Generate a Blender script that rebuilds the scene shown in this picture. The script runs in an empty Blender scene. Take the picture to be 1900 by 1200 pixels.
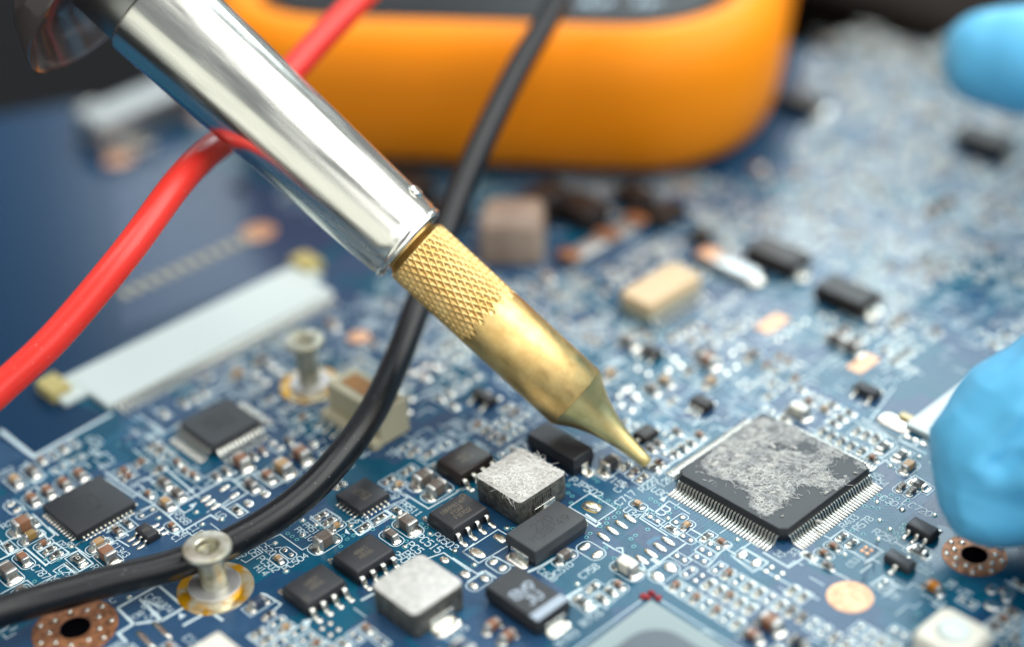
# Close-up of a blue circuit board, a soldering iron, test leads, an orange multimeter and gloved fingers.
# Units: 1 Blender unit = 1 mm.  X and Y run along the board's own grid, Z is up, origin at the big chip.
import bpy, bmesh, math, random
from mathutils import Vector, Matrix, noise
random.seed(7)
S = bpy.context.scene
COL = S.collection
S.unit_settings.system = 'METRIC'
S.unit_settings.scale_length = 0.001

# ------------------------------------------------------------------ camera
CR = ((0.6864862750035208, 0.7247912397902321, -0.05843160921221191),
      (0.35921504085705847, -0.4079013088735308, -0.8393932788873892),
      (-0.6322192251536268, 0.555242452395887, -0.5403745649117371))     # right, down, forward
CAM = Vector((83.71011465879813, -106.87412432464977, 106.5852833700588))
FPX = 3139.8828                                                          # focal length for a 1900 px wide frame
cd = bpy.data.cameras.new('camera'); cam = bpy.data.objects.new('camera', cd); COL.objects.link(cam)
S.camera = cam
rt, dn, fw = Vector(CR[0]), Vector(CR[1]), Vector(CR[2])
cam.matrix_world = Matrix(((rt.x, -dn.x, -fw.x, CAM.x), (rt.y, -dn.y, -fw.y, CAM.y), (rt.z, -dn.z, -fw.z, CAM.z), (0, 0, 0, 1)))
cd.sensor_fit = 'HORIZONTAL'; cd.sensor_width = 36; cd.lens = FPX / 1900 * 36
cd.clip_start = 5; cd.clip_end = 5000
cd.dof.use_dof = True; cd.dof.focus_distance = 165.8; cd.dof.aperture_fstop = 0.0070; cd.dof.aperture_blades = 0

# ------------------------------------------------------------------ light
W = bpy.data.worlds.new('World'); S.world = W; W.use_nodes = True
W.node_tree.nodes['Background'].inputs[0].default_value = (0.90, 0.96, 1.0, 1)
W.node_tree.nodes['Background'].inputs[1].default_value = 0.27
HF = Vector((fw.x, fw.y, 0)).normalized(); HR = Vector((HF.y, -HF.x, 0))
TGT = Vector((-20, -5, 0))
def softbox(name, az, el, dist, sx, sy, rad, col=(1, 1, 1), tgt=TGT):
    a, e = math.radians(az), math.radians(el)
    d = (HF * math.cos(a) + HR * math.sin(a)) * math.cos(e) + Vector((0, 0, math.sin(e)))
    l = bpy.data.lights.new(name, 'AREA'); l.shape = 'RECTANGLE'; l.size = sx; l.size_y = sy
    l.energy = rad * math.pi * sx * sy; l.color = col
    o = bpy.data.objects.new(name, l); COL.objects.link(o); o.location = tgt + d * dist
    o.rotation_euler = (-d).to_track_quat('-Z', 'Y').to_euler()
    return o
softbox('window_light', 15, 37, 700, 235, 290, 8.0, (0.80, 0.95, 1.0))
softbox('far_window_light', -11, 28, 800, 130, 115, 5.0, (0.85, 0.96, 1.0), Vector((-90, -5, 0)))
softbox('key_light', 96, 52, 700, 820, 620, 3.6, (1.0, 0.995, 0.96))
softbox('top_light', -60, 75, 600, 420, 420, 2.6, (1.0, 0.995, 0.96))
softbox('side_light', -150, 10, 800, 900, 560, 0.80, (1.0, 1.0, 0.86))
softbox('meter_fill_light', 165, 28, 620, 420, 300, 1.6, (1.0, 0.98, 0.94), Vector((-60, 30, 0)))  # added unseen fill lamp, aimed to brighten the meter's front
S.view_settings.view_transform = 'Standard'; S.view_settings.look = 'None'
S.view_settings.exposure = 0.2; S.view_settings.gamma = 1.0; S.view_settings.use_curve_mapping = False
S.render.engine = 'CYCLES'
S.cycles.use_denoising = True
S.cycles.max_bounces = 6; S.cycles.caustics_reflective = False; S.cycles.caustics_refractive = False
S.cycles.sample_clamp_indirect = 6

# ------------------------------------------------------------------ survey: where a sighted point of a given height lies on the board
K = {'Z': (0, 0, 1), 'A': (0, 700, 2.4), 'B': (450, 800, 3), 'C': (750, 750, 2.6667), 'D': (1100, 850, 3.428), 'E': (1200, 700, 3),
     'F': (1450, 850, 3.429), 'G': (1150, 400, 2.4), 'H': (0, 400, 2.4), 'I': (600, 350, 2.1815), 'J': (800, 300, 2.4),
     'L': (60, 860, 6), 'M': (300, 700, 6), 'N': (320, 950, 6), 'T': (900, 900, 6),
     'a1': (0, 840, 6.667), 'a2': (0, 1000, 6), 'a3': (200, 820, 6.667), 'a4': (400, 800, 6.667), 'a5': (420, 950, 6.667),
     'a6': (640, 850, 6), 'a7': (840, 980, 5.454), 'a8': (1040, 820, 6), 'b1': (1060, 980, 5.454), 'b2': (1280, 980, 5.454),
     'b3': (1500, 940, 5.454), 'b4': (1600, 740, 5.454), 'b5': (1140, 680, 6), 'b6': (1380, 640, 5.454), 'b7': (640, 640, 5), 'b8': (180, 1040, 6.333)}
def ray(px, py, depth):
    return CAM + (rt * ((px - 950) / FPX) + dn * ((py - 600) / FPX) + fw) * depth
def at(t, x, y, z=0.0):
    ox, oy, s = K[t]; px, py = ox + x / s, oy + y / s
    d = rt * ((px - 950) / FPX) + dn * ((py - 600) / FPX) + fw
    return CAM + d * ((z - CAM.z) / d.z)
def pix(P):
    v = Vector(P) - CAM; q = v.dot(fw)
    return 950 + FPX * v.dot(rt) / q, 600 + FPX * v.dot(dn) / q, q

# ------------------------------------------------------------------ materials
def mat(name, base, rough=0.5, metal=0.0, spec=0.5, **kw):
    m = bpy.data.materials.new(name); m.use_nodes = True
    b = m.node_tree.nodes['Principled BSDF']
    b.inputs['Base Color'].default_value = (*base, 1); b.inputs['Roughness'].default_value = rough
    b.inputs['Metallic'].default_value = metal; b.inputs['Specular IOR Level'].default_value = spec
    for k, v in kw.items():
        b.inputs[k.replace('_', ' ')].default_value = v
    return m
def nz(m, scale, detail=3, coord='Object', stretch=None, rough=0.5):
    n = m.node_tree.nodes; L = m.node_tree.links
    tc = n.new('ShaderNodeTexCoord'); t = n.new('ShaderNodeTexNoise')
    t.inputs['Scale'].default_value = scale; t.inputs['Detail'].default_value = detail; t.inputs['Roughness'].default_value = rough
    if stretch:
        mp = n.new('ShaderNodeMapping'); mp.inputs['Scale'].default_value = stretch
        L.new(tc.outputs[coord], mp.inputs[0]); L.new(mp.outputs[0], t.inputs['Vector'])
    else:
        L.new(tc.outputs[coord], t.inputs['Vector'])
    return t
def ramp(m, src, stops):
    r = m.node_tree.nodes.new('ShaderNodeValToRGB'); e = r.color_ramp.elements
    while len(e) < len(stops): e.new(0.5)
    for i, (p, c) in enumerate(stops):
        e[i].position = p; e[i].color = (*c, 1) if len(c) == 3 else c
    m.node_tree.links.new(src, r.inputs[0]); return r
def vary(m, scale, c0, c1, lo=0.35, hi=0.65, **kw):
    t = nz(m, scale, **kw); r = ramp(m, t.outputs[0], [(lo, c0), (hi, c1)])
    m.node_tree.links.new(r.outputs[0], m.node_tree.nodes['Principled BSDF'].inputs['Base Color']); return t
def roughvary(m, scale, a, b, **kw):
    t = nz(m, scale, **kw); r = ramp(m, t.outputs[0], [(0.35, (a,) * 3), (0.65, (b,) * 3)])
    m.node_tree.links.new(r.outputs[0], m.node_tree.nodes['Principled BSDF'].inputs['Roughness'])
def bump(m, scale, strength, dist, **kw):
    t = nz(m, scale, **kw); b = m.node_tree.nodes.new('ShaderNodeBump')
    b.inputs['Strength'].default_value = strength; b.inputs['Distance'].default_value = dist
    m.node_tree.links.new(t.outputs[0], b.inputs['Height'])
    m.node_tree.links.new(b.outputs[0], m.node_tree.nodes['Principled BSDF'].inputs['Normal'])

M = {}
# solder mask: copper-filled areas read slate blue, bare laminate a deep blue, everything under one glossy lacquer
m = M['mask'] = mat('solder_mask', (0.01, 0.06, 0.17), 0.27, spec=0.30)
n, L = m.node_tree.nodes, m.node_tree.links
tc = n.new('ShaderNodeTexCoord')
vo = n.new('ShaderNodeTexVoronoi'); vo.distance = 'CHEBYCHEV'; vo.inputs['Scale'].default_value = 0.16
L.new(tc.outputs['Object'], vo.inputs['Vector'])
sx = n.new('ShaderNodeSeparateColor'); L.new(vo.outputs['Color'], sx.inputs[0])
r1 = ramp(m, sx.outputs[0], [(0.0, (0.001, 0.058, 0.115)), (0.35, (0.003, 0.090, 0.155)), (0.48, (0.012, 0.052, 0.120)), (0.75, (0.026, 0.072, 0.150))])
t = nz(m, 0.9, 4); mx = n.new('ShaderNodeMix'); mx.data_type = 'RGBA'; mx.blend_type = 'MULTIPLY'; mx.inputs[0].default_value = 0.35
r2 = ramp(m, t.outputs[0], [(0.3, (0.6, 0.7, 0.75)), (0.7, (1.2, 1.15, 1.1))])
L.new(r1.outputs[0], mx.inputs[6]); L.new(r2.outputs[0], mx.inputs[7]); L.new(mx.outputs[2], n['Principled BSDF'].inputs['Base Color'])
bump(m, 2.2, 0.35, 0.05, detail=4)
M['trace'] = mat('copper_trace_under_mask', (0.020, 0.115, 0.21), 0.25, spec=0.32)
M['tracedeep'] = mat('bare_laminate_under_mask', (0.001, 0.075, 0.150), 0.22, spec=0.4)
M['bare'] = mat('unpopulated_area_dark_reflection', (0.0005, 0.028, 0.078), 0.25, spec=0.25)  # darkened to paint in the dark reflection over the bare left area
M['pour'] = mat('pour_and_reflection_under_mask', (0.022, 0.052, 0.115), 0.27, spec=0.35); bump(M['pour'], 0.9, 0.35, 0.08, stretch=(3, 0.6, 1), detail=2)  # also colours the pale reflection painted onto the left area
M['silk'] = mat('white_silkscreen_ink', (0.55, 0.68, 0.73), 0.6, spec=0.2)
M['solder'] = mat('solder', (0.80, 0.79, 0.74), 0.26, 1.0); bump(M['solder'], 3.5, 0.35, 0.06); vary(M['solder'], 2.5, (0.62, 0.60, 0.52), (0.86, 0.85, 0.80))
M['tin'] = mat('tinned_lead', (0.66, 0.67, 0.62), 0.24, 1.0); bump(M['tin'], 6, 0.2, 0.03)
M['term'] = mat('capacitor_terminal', (0.52, 0.52, 0.50), 0.42, 1.0); bump(M['term'], 7, 0.4, 0.03)
M['flux'] = mat('flux_residue', (0.42, 0.30, 0.06), 0.15)
M['epoxy'] = mat('black_moulding', (0.018, 0.020, 0.025), 0.44, spec=0.48); bump(M['epoxy'], 22, 0.35, 0.02, detail=2)
M['epoxybrown'] = mat('warm_black_moulding', (0.016, 0.012, 0.011), 0.40, spec=0.35); bump(M['epoxybrown'], 22, 0.35, 0.02, detail=2)
M['epoxygrey'] = mat('grey_black_moulding', (0.040, 0.045, 0.052), 0.42, spec=0.42); bump(M['epoxygrey'], 22, 0.3, 0.02, detail=2)
M['etch'] = mat('laser_marking', (0.17, 0.145, 0.105), 0.7)
M['etchdark'] = mat('laser_marking_dark', (0.020, 0.022, 0.018), 0.6)
M['etchwhite'] = mat('white_marking', (0.35, 0.42, 0.50), 0.6)
M['dot'] = mat('moulded_recess', (0.035, 0.038, 0.042), 0.35)
M['capbrown'] = mat('brown_ceramic', (0.23, 0.105, 0.055), 0.4); M['captan'] = mat('tan_ceramic', (0.40, 0.25, 0.12), 0.4)
M['capgrey'] = mat('grey_brown_ceramic', (0.105, 0.085, 0.072), 0.36); M['capochre'] = mat('ochre_ceramic', (0.26, 0.16, 0.05), 0.4)
M['resbody'] = mat('resistor_black', (0.018, 0.018, 0.018), 0.3); M['resside'] = mat('resistor_ceramic', (0.35, 0.35, 0.31), 0.5)
M['white'] = mat('resistor_print', (0.75, 0.75, 0.70), 0.5)
M['copper'] = mat('bare_copper', (0.46, 0.20, 0.09), 0.45, 0.45); vary(M['copper'], 1.4, (0.13, 0.05, 0.022), (0.46, 0.20, 0.09), detail=5); bump(M['copper'], 5, 0.4, 0.05)
M['copperpink'] = mat('clean_copper', (0.80, 0.42, 0.24), 0.45, 0.5); vary(M['copperpink'], 1.1, (0.52, 0.27, 0.16), (0.78, 0.46, 0.28), lo=.3, hi=.6)
M['ferrite'] = mat('ferrite_side', (0.085, 0.09, 0.082), 0.38, 0.35); vary(M['ferrite'], 1.5, (0.05, 0.052, 0.05), (0.15, 0.15, 0.13), detail=6); bump(M['ferrite'], 8, 0.4, 0.04)
M['ferritetop'] = mat('ferrite_top_pale', (0.50, 0.50, 0.47), 0.5, 0.1); vary(M['ferritetop'], 1.3, (0.42, 0.42, 0.40), (0.56, 0.56, 0.53), detail=5)
M['residue'] = mat('glue_film', (0.42, 0.43, 0.42), 0.4); vary(M['residue'], 1.3, (0.07, 0.074, 0.08), (0.34, 0.355, 0.35), lo=.38, hi=.66, detail=6, rough=.6); bump(M['residue'], 9, 0.8, 0.08, detail=6)
M['residue2'] = mat('glue_film_thick', (0.62, 0.62, 0.58), 0.45); vary(M['residue2'], 2.2, (0.34, 0.34, 0.32), (0.60, 0.59, 0.56), detail=7, rough=.65, stretch=(.7, 2.4, 1)); bump(M['residue2'], 4, 0.8, 0.10, detail=7, stretch=(.7, 2.6, 1))
M['fibre'] = mat('paper_fibre', (0.86, 0.87, 0.83), 0.6)
M['crumb'] = mat('glue_crumb', (0.42, 0.38, 0.27), 0.6)
M['zinc'] = mat('nickel_plated_steel', (0.55, 0.56, 0.50), 0.36, 0.9); vary(M['zinc'], 0.6, (0.36, 0.34, 0.22), (0.66, 0.66, 0.58)); bump(M['zinc'], 4, .3, .03)
M['zincflat'] = mat('nickel_flange', (0.60, 0.60, 0.60), 0.42, 0.8)
M['gold'] = mat('solder_ring_flux', (0.60, 0.52, 0.30), 0.2, 0.7); vary(M['gold'], 0.35, (0.85, 0.42, 0.01), (0.88, 0.80, 0.58), lo=.46, hi=.56)
M['hole'] = mat('drilled_hole', (0.002, 0.002, 0.003), 1.0, spec=0.0); M['via'] = mat('via_rim', (0.08, 0.30, 0.36), 0.3)
M['cream'] = mat('cream_plastic', (0.70, 0.68, 0.58), 0.45); M['beige'] = mat('beige_plastic', (0.46, 0.43, 0.30), 0.5)
M['sand'] = mat('sand_coloured_lid', (0.62, 0.45, 0.26), 0.42); M['rust'] = mat('brown_insert', (0.34, 0.15, 0.03), 0.5)
M['offwhite'] = mat('white_connector_plastic', (0.60, 0.68, 0.67), 0.45); M['yellow'] = mat('yellow_glue', (0.50, 0.42, 0.16), 0.4)
M['steelgrey'] = mat('connector_shell', (0.45, 0.47, 0.47), 0.35, 0.8)
M['chipgreen'] = mat('grey_green_substrate', (0.26, 0.33, 0.34), 0.45, spec=.3); M['grey_slab'] = mat('dark_grey_slab', (0.06, 0.08, 0.10), 0.35)
M['redglue'] = mat('red_glue', (0.30, 0.012, 0.018), 0.5)
M['taupe'] = mat('taupe_block', (0.30, 0.215, 0.16), 0.5); vary(M['taupe'], .25, (0.24, .17, .13), (0.34, .26, .20))
M['darkblue'] = mat('dark_blue_body', (0.03, 0.05, 0.09), 0.35); M['amber'] = mat('amber_glass', (0.45, 0.16, 0.01), 0.2)
M['laminate'] = mat('board_edge', (0.10, 0.11, 0.05), 0.6)
# brass
m = M['brass'] = mat('brass', (0.62, 0.44, 0.15), 0.30, 1.0)
vary(m, 0.55, (0.70, 0.44, 0.15), (0.86, 0.61, 0.26), lo=.25, hi=.60, detail=6, rough=.65); roughvary(m, 0.8, 0.32, 0.46, detail=5); bump(m, 9, 0.25, 0.03, detail=4)
m = M['brasscone'] = mat('turned_brass', (0.62, 0.50, 0.20), 0.34, 1.0)
vary(m, 0.7, (0.78, 0.60, 0.24), (0.88, 0.70, 0.33), lo=.35, hi=.6, detail=5); bump(m, 1.0, 0.35, 0.04, stretch=(1, 1, 12), detail=3)
m = M['chrome'] = mat('polished_steel', (0.76, 0.76, 0.70), 0.2, 1.0)
roughvary(m, 1.2, 0.17, 0.30, stretch=(1, 1, .12), detail=6); bump(m, 6, 0.05, 0.02, detail=5)
M['dullsteel'] = mat('dull_steel', (0.30, 0.31, 0.30), 0.35, 1.0)
m = M['smoke'] = mat('smoked_plastic', (0.30, 0.25, 0.24), 0.12, 0.0); m.node_tree.nodes['Principled BSDF'].inputs['Transmission Weight'].default_value = 0.75
M['handle'] = mat('orange_handle', (0.55, 0.17, 0.03), 0.4)
m = M['red'] = mat('red_silicone', (0.88, 0.045, 0.030), 0.33, spec=.5); m.node_tree.nodes['Principled BSDF'].inputs['Subsurface Weight'].default_value = 0.25
m.node_tree.nodes['Principled BSDF'].inputs['Subsurface Radius'].default_value = (1.2, .3, .2); bump(m, 2.0, 0.08, 0.05, detail=6)
m = M['black'] = mat('black_rubber', (0.003, 0.0045, 0.007), 0.30, spec=.40); bump(m, 12, 0.25, 0.02, detail=3)
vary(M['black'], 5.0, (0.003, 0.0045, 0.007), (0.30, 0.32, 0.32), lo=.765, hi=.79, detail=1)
vary(M['red'], 4.0, (0.85, 0.040, 0.028), (0.95, 0.45, 0.38), lo=.76, hi=.79, detail=1)
m = M['orange'] = mat('orange_rubber', (1.0, 0.29, 0.005), 0.45, spec=.22); m.node_tree.nodes['Principled BSDF'].inputs['Subsurface Weight'].default_value = 0.1
m.node_tree.nodes['Principled BSDF'].inputs['Subsurface Radius'].default_value = (2, .8, .2)
M['face'] = mat('meter_face', (0.008, 0.008, 0.010), 0.45, spec=.2); M['letter'] = mat('pale_lettering', (0.42, 0.55, 0.66), 0.5)
m = M['glove'] = mat('blue_nitrile', (0.12, 0.50, 0.80), 0.42, spec=.4); m.node_tree.nodes['Principled BSDF'].inputs['Subsurface Weight'].default_value = 0.15
m.node_tree.nodes['Principled BSDF'].inputs['Subsurface Radius'].default_value = (.5, 1.2, 1.6); bump(m, 3.5, 0.06, 0.05, detail=3)
M['table'] = mat('dark_table', (0.006, 0.006, 0.007), 0.9, spec=0.15); M['bench'] = mat('brown_bench', (0.016, 0.012, 0.010), 0.9, spec=0.1)

# ------------------------------------------------------------------ mesh building
class MB:
    def __init__(s): s.v = []; s.f = []; s.m = []
    def add(s, vs, fs, mi=0):
        k = len(s.v); s.v += [tuple(v) for v in vs]; s.f += [tuple(i + k for i in f) for f in fs]; s.m += [mi] * len(fs)
    def box(s, x0, x1, y0, y1, z0, z1, mi=0, top=0.0, bev=0.0):
        """box whose top is drawn in by `top`; with bev, the vertical corners and top rim are chamfered"""
        if bev <= 0:
            v = [(x0, y0, z0), (x1, y0, z0), (x1, y1, z0), (x0, y1, z0), (x0 + top, y0 + top, z1), (x1 - top, y0 + top, z1), (x1 - top, y1 - top, z1), (x0 + top, y1 - top, z1)]
            s.add(v, [(3, 2, 1, 0), (4, 5, 6, 7), (0, 1, 5, 4), (1, 2, 6, 5), (2, 3, 7, 6), (3, 0, 4, 7)], mi); return
        rings = [(0, z0), (top * .8, z1 - bev), (top + bev * .35, z1 - bev * .3), (top + bev, z1)]
        def ring(d, z):
            a, b, c, e = x0 + d, x1 - d, y0 + d, y1 - d; r = bev; q = r * .3
            return [(a + r, c, z), (b - r, c, z), (b - q, c + q, z), (b, c + r, z), (b, e - r, z), (b - q, e - q, z), (b - r, e, z), (a + r, e, z), (a + q, e - q, z), (a, e - r, z), (a, c + r, z), (a + q, c + q, z)]
        s.loft([ring(*q) for q in rings], mi, True, True)
    def loft(s, rings, mi=0, cap0=False, cap1=False):
        n = len(rings[0]); v = [p for r in rings for p in r]; f = []
        for k in range(len(rings) - 1):
            for i in range(n):
                j = (i + 1) % n; f.append((k * n + i, k * n + j, (k + 1) * n + j, (k + 1) * n + i))
        if cap0: f.append(tuple(reversed(range(n))))
        if cap1: f.append(tuple((len(rings) - 1) * n + i for i in range(n)))
        s.add(v, f, mi)
    def oval(s, cx, cy, rx, ry, h, z0=0.02, mi=0, n=14, jit=0.0, ang=0.0, p=2.0):
        rings = []; ca, sa = math.cos(ang), math.sin(ang); ph = random.random() * 9
        for t, zz in ((1, 0), (.97, .35), (.82, .75), (.5, .95), (.18, 1)):
            r = []
            for i in range(n):
                a = 2 * math.pi * i / n; c, q = math.cos(a), math.sin(a)
                if p != 2.0: c = math.copysign(abs(c) ** (2 / p), c); q = math.copysign(abs(q) ** (2 / p), q)
                w = 1 + jit * math.sin(a * 2 + ph) + jit * .6 * math.sin(a * 3 + ph * 2)
                x, y = rx * t * w * c, ry * t * w * q
                r.append((cx + x * ca - y * sa, cy + x * sa + y * ca, z0 + h * zz))
            rings.append(r)
        s.loft(rings, mi, False, True)
    def ring(s, cx, cy, r0, r1, z, mi=0, n=24, h=0.0):
        if h:
            s.loft([[(cx + math.cos(6.2832 * i / n) * r, cy + math.sin(6.2832 * i / n) * r, zz) for i in range(n)] for r, zz in ((r1, z), (r1 - h * .4, z + h), (r0 + h * .4, z + h), (r0, z))], mi)
        else:
            s.loft([[(cx + math.cos(6.2832 * i / n) * r, cy + math.sin(6.2832 * i / n) * r, z) for i in range(n)] for r in (r1, r0)], mi)
    def disc(s, cx, cy, r, z, mi=0, n=20):
        s.add([(cx + math.cos(6.2832 * i / n) * r, cy + math.sin(6.2832 * i / n) * r, z) for i in range(n)], [tuple(range(n))], mi)
    def ribbon(s, pts, w, z, mi=0, closed=False):
        P = [Vector((p[0], p[1])) for p in pts]; n = len(P); l, r = [], []
        if n < 2: return
        for i in range(n):
            a = P[i - 1] if (i > 0 or closed) else None; b = P[(i + 1) % n] if (i < n - 1 or closed) else None
            d1 = (P[i] - a).normalized() if a is not None else None; d2 = (b - P[i]).normalized() if b is not None else None
            if d1 is None: d1 = d2
            if d2 is None: d2 = d1
            t = d1 + d2
            t = t.normalized() if t.length > 1e-4 else d1
            q = Vector((-t.y, t.x)); c = max(0.45, q.dot(Vector((-d1.y, d1.x)))); h = w / 2 / c
            l.append((P[i].x + q.x * h, P[i].y + q.y * h, z)); r.append((P[i].x - q.x * h, P[i].y - q.y * h, z))
        f = [(i + n, i + 1 + n, i + 1, i) for i in range(n - 1)]
        if closed: f.append((2 * n - 1, n, 0, n - 1))
        s.add(l + r, f, mi)
    def tube(s, pts, rad, n=12, mi=0, caps=True):
        rings = []; up = Vector((0, 0, 1)); pr = None
        for i, p in enumerate(pts):
            p = Vector(p); a = Vector(pts[max(0, i - 1)]); b = Vector(pts[min(len(pts) - 1, i + 1)]); t = (b - a).normalized()
            if pr is None:
                u = t.cross(up) if abs(t.z) < .9 else t.cross(Vector((1, 0, 0)))
            else: u = pr - t * pr.dot(t)
            u.normalize(); pr = u; v = t.cross(u); r = rad[i] if isinstance(rad, (list, tuple)) else rad
            rings.append([p + u * (r * math.cos(6.2832 * k / n)) + v * (r * math.sin(6.2832 * k / n)) for k in range(n)])
        s.loft(rings, mi, caps, caps)
    def place(s, o, x, y, rz=0.0, z=0.0):
        c, q = math.cos(rz), math.sin(rz); k = len(s.v)
        s.v += [(x + a * c - b * q, y + a * q + b * c, z + d) for a, b, d in o.v]
        s.f += [tuple(i + k for i in f) for f in o.f]; s.m += o.m
    def data(s, name, mats, smooth=40):
        me = bpy.data.meshes.new(name); me.from_pydata(s.v, [], s.f)
        for m_ in mats: me.materials.append(M[m_])
        me.polygons.foreach_set('material_index', s.m)
        if smooth:
            me.shade_smooth(); me.set_sharp_from_angle(angle=math.radians(smooth))
        me.update(); return me
def link(name, data, parent=None, loc=(0, 0, 0), rz=0.0, label=None, kind=None):
    o = bpy.data.objects.new(name, data); COL.objects.link(o)
    o.location = loc; o.rotation_euler = (0, 0, rz)
    if parent is not None: o.parent = parent
    if label: o['label'] = label
    if kind: o['kind'] = kind
    return o
def thing(o, label, cat):
    o['label'] = label; o['category'] = cat; return o

# single-stroke lettering on a 4 x 6 cell
G = {'0': [[(1, 0), (0, 1.2), (0, 4.8), (1, 6), (3, 6), (4, 4.8), (4, 1.2), (3, 0), (1, 0)]], '1': [[(1, 5), (2, 6), (2, 0)], [(1, 0), (3, 0)]],
     '2': [[(0, 5), (1, 6), (3, 6), (4, 5), (4, 3.8), (0, 0), (4, 0)]], '3': [[(0, 5.2), (1, 6), (3, 6), (4, 5), (3, 3.2), (1.6, 3.2)], [(3, 3.2), (4, 2), (4, 1), (3, 0), (1, 0), (0, .8)]],
     '4': [[(3, 0), (3, 6), (0, 2), (4, 2)]], '5': [[(4, 6), (.4, 6), (0, 3.4), (2.8, 3.6), (4, 2.6), (4, 1), (3, 0), (1, 0), (0, .8)]],
     '6': [[(3.6, 6), (1, 4.4), (0, 2.4), (0, 1), (1, 0), (3, 0), (4, 1), (4, 2.4), (3, 3.4), (1, 3.4), (0, 2.4)]], '7': [[(0, 6), (4, 6), (1.6, 0)]],
     '8': [[(1, 3.2), (0, 4.2), (0, 5.2), (1, 6), (3, 6), (4, 5.2), (4, 4.2), (3, 3.2), (1, 3.2), (0, 2), (0, 1), (1, 0), (3, 0), (4, 1), (4, 2), (3, 3.2)]],
     '9': [[(.4, 0), (3, 1.6), (4, 3.6), (4, 5), (3, 6), (1, 6), (0, 5), (0, 3.6), (1, 2.6), (3, 2.6), (4, 3.6)]],
     'A': [[(0, 0), (2, 6), (4, 0)], [(.7, 2), (3.3, 2)]], 'B': [[(0, 0), (0, 6), (3, 6), (4, 5), (4, 4), (3, 3.1), (4, 2.2), (4, 1), (3, 0), (0, 0)], [(0, 3.1), (3, 3.1)]],
     'C': [[(4, 1), (3, 0), (1, 0), (0, 1.2), (0, 4.8), (1, 6), (3, 6), (4, 5)]], 'D': [[(0, 0), (0, 6), (2.6, 6), (4, 4.6), (4, 1.4), (2.6, 0), (0, 0)]],
     'F': [[(0, 0), (0, 6), (4, 6)], [(0, 3.2), (3, 3.2)]], 'H': [[(0, 0), (0, 6)], [(4, 0), (4, 6)], [(0, 3), (4, 3)]], 'J': [[(1.5, 6), (4, 6)], [(3, 6), (3, 1), (2, 0), (1, 0), (0, 1)]],
     'L': [[(0, 6), (0, 0), (4, 0)]], 'M': [[(0, 0), (0, 6), (2, 3), (4, 6), (4, 0)]], 'P': [[(0, 0), (0, 6), (3, 6), (4, 5), (4, 3.8), (3, 2.9), (0, 2.9)]],
     'Q': [[(1, 0), (0, 1.2), (0, 4.8), (1, 6), (3, 6), (4, 4.8), (4, 1.2), (3, 0), (1, 0)], [(2.4, 1.8), (4.2, -.4)]], 'R': [[(0, 0), (0, 6), (3, 6), (4, 5), (4, 3.8), (3, 2.9), (0, 2.9)], [(2, 2.9), (4, 0)]],
     'T': [[(0, 6), (4, 6)], [(2, 6), (2, 0)]], 'U': [[(0, 6), (0, 1.2), (1, 0), (3, 0), (4, 1.2), (4, 6)]], 'W': [[(0, 6), (1, 0), (2, 4), (3, 0), (4, 6)]], 'N': [[(0, 0), (0, 6), (4, 0), (4, 6)]],
     'V': [[(0, 6), (2, 0), (4, 6)]], 'E': [[(4, 0), (0, 0), (0, 6), (4, 6)], [(0, 3), (3, 3)]], '+': [[(2, 1), (2, 5)], [(0, 3), (4, 3)]], ' ': []}
def write(mb, txt, cx, cy, h, rz=0.0, z=0.03, w=None, mi=0, adv=0.78, sl=0.0):
    s = h / 6; w = w or h * .125; a = adv * h; x0 = -(len(txt) - 1) * a / 2 - 2 * s; c, q = math.cos(rz), math.sin(rz)
    for i, ch in enumerate(txt):
        for pl in G.get(ch, []):
            P = []
            for px_, py_ in pl:
                X = x0 + i * a + px_ * s * .92 + sl * py_ * s; Y = (py_ - 3) * s; P.append((cx + X * c - Y * q, cy + X * q + Y * c))
            mb.ribbon(P, w, z + (i % 2) * .004, mi)
def rrect(cx, cy, a, b, r, n=4):
    P = []
    for qx, qy, s0 in ((1, 1, 0), (-1, 1, 1), (-1, -1, 2), (1, -1, 3)):
        for i in range(n + 1):
            t = math.pi / 2 * (s0 + i / n); P.append((cx + qx * (a - r) + r * math.cos(t), cy + qy * (b - r) + r * math.sin(t)))
    return P

# ------------------------------------------------------------------ table
mb = MB(); mb.box(-700, 500, -500, 700, -31, -30); tb = link('table', mb.data('table', ['table'], 0), kind='structure')
mb = MB(); mb.box(-420, -60, 140, 420, -30, -17, 0, 0, 1.0)
bench = link('wooden_bench_edge', mb.data('bench', ['bench'], 0)); bench.rotation_euler = (0, 0, 0); thing(bench, 'dark brown blurred bench edge behind the board at the top right', 'bench')

# ------------------------------------------------------------------ the board
BX0, BX1, BY0, BY1 = -128.0, 60.0, -100.0, 88.0
mb = MB()
far = [(BX0, BY0), (BX1, BY0), (BX1, BY1), (-42, BY1), (-46.5, 91), (-68, 84), (-100, 70), (BX0, 50)]
mb.add([(x, y, 0) for x, y in far] + [(x, y, -1.5) for x, y in far], [tuple(range(8))], 0)
mb.add([(x, y, 0) for x, y in far] + [(x, y, -1.5) for x, y in far], [(8 + i, 8 + (i + 1) % 8, (i + 1) % 8, i) for i in range(8)] + [tuple(reversed(range(8, 16)))], 1)
board = link('circuit_board', mb.data('circuit_board', ['mask', 'laminate'], 0))
thing(board, 'large blue circuit board crowded with chips and white print, under the soldering iron', 'circuit board')

SILK = MB(); TRACE = MB(); PADS = []; COUNT = {}
OCC = []                                                    # occupied rectangles (x0,x1,y0,y1)
def occ(cx, cy, hx, hy): OCC.append((cx - hx, cx + hx, cy - hy, cy + hy))
def free(cx, cy, hx, hy):
    for a, b, c, d in OCC:
        if cx + hx > a and cx - hx < b and cy + hy > c and cy - hy < d: return False
    return True

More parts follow.
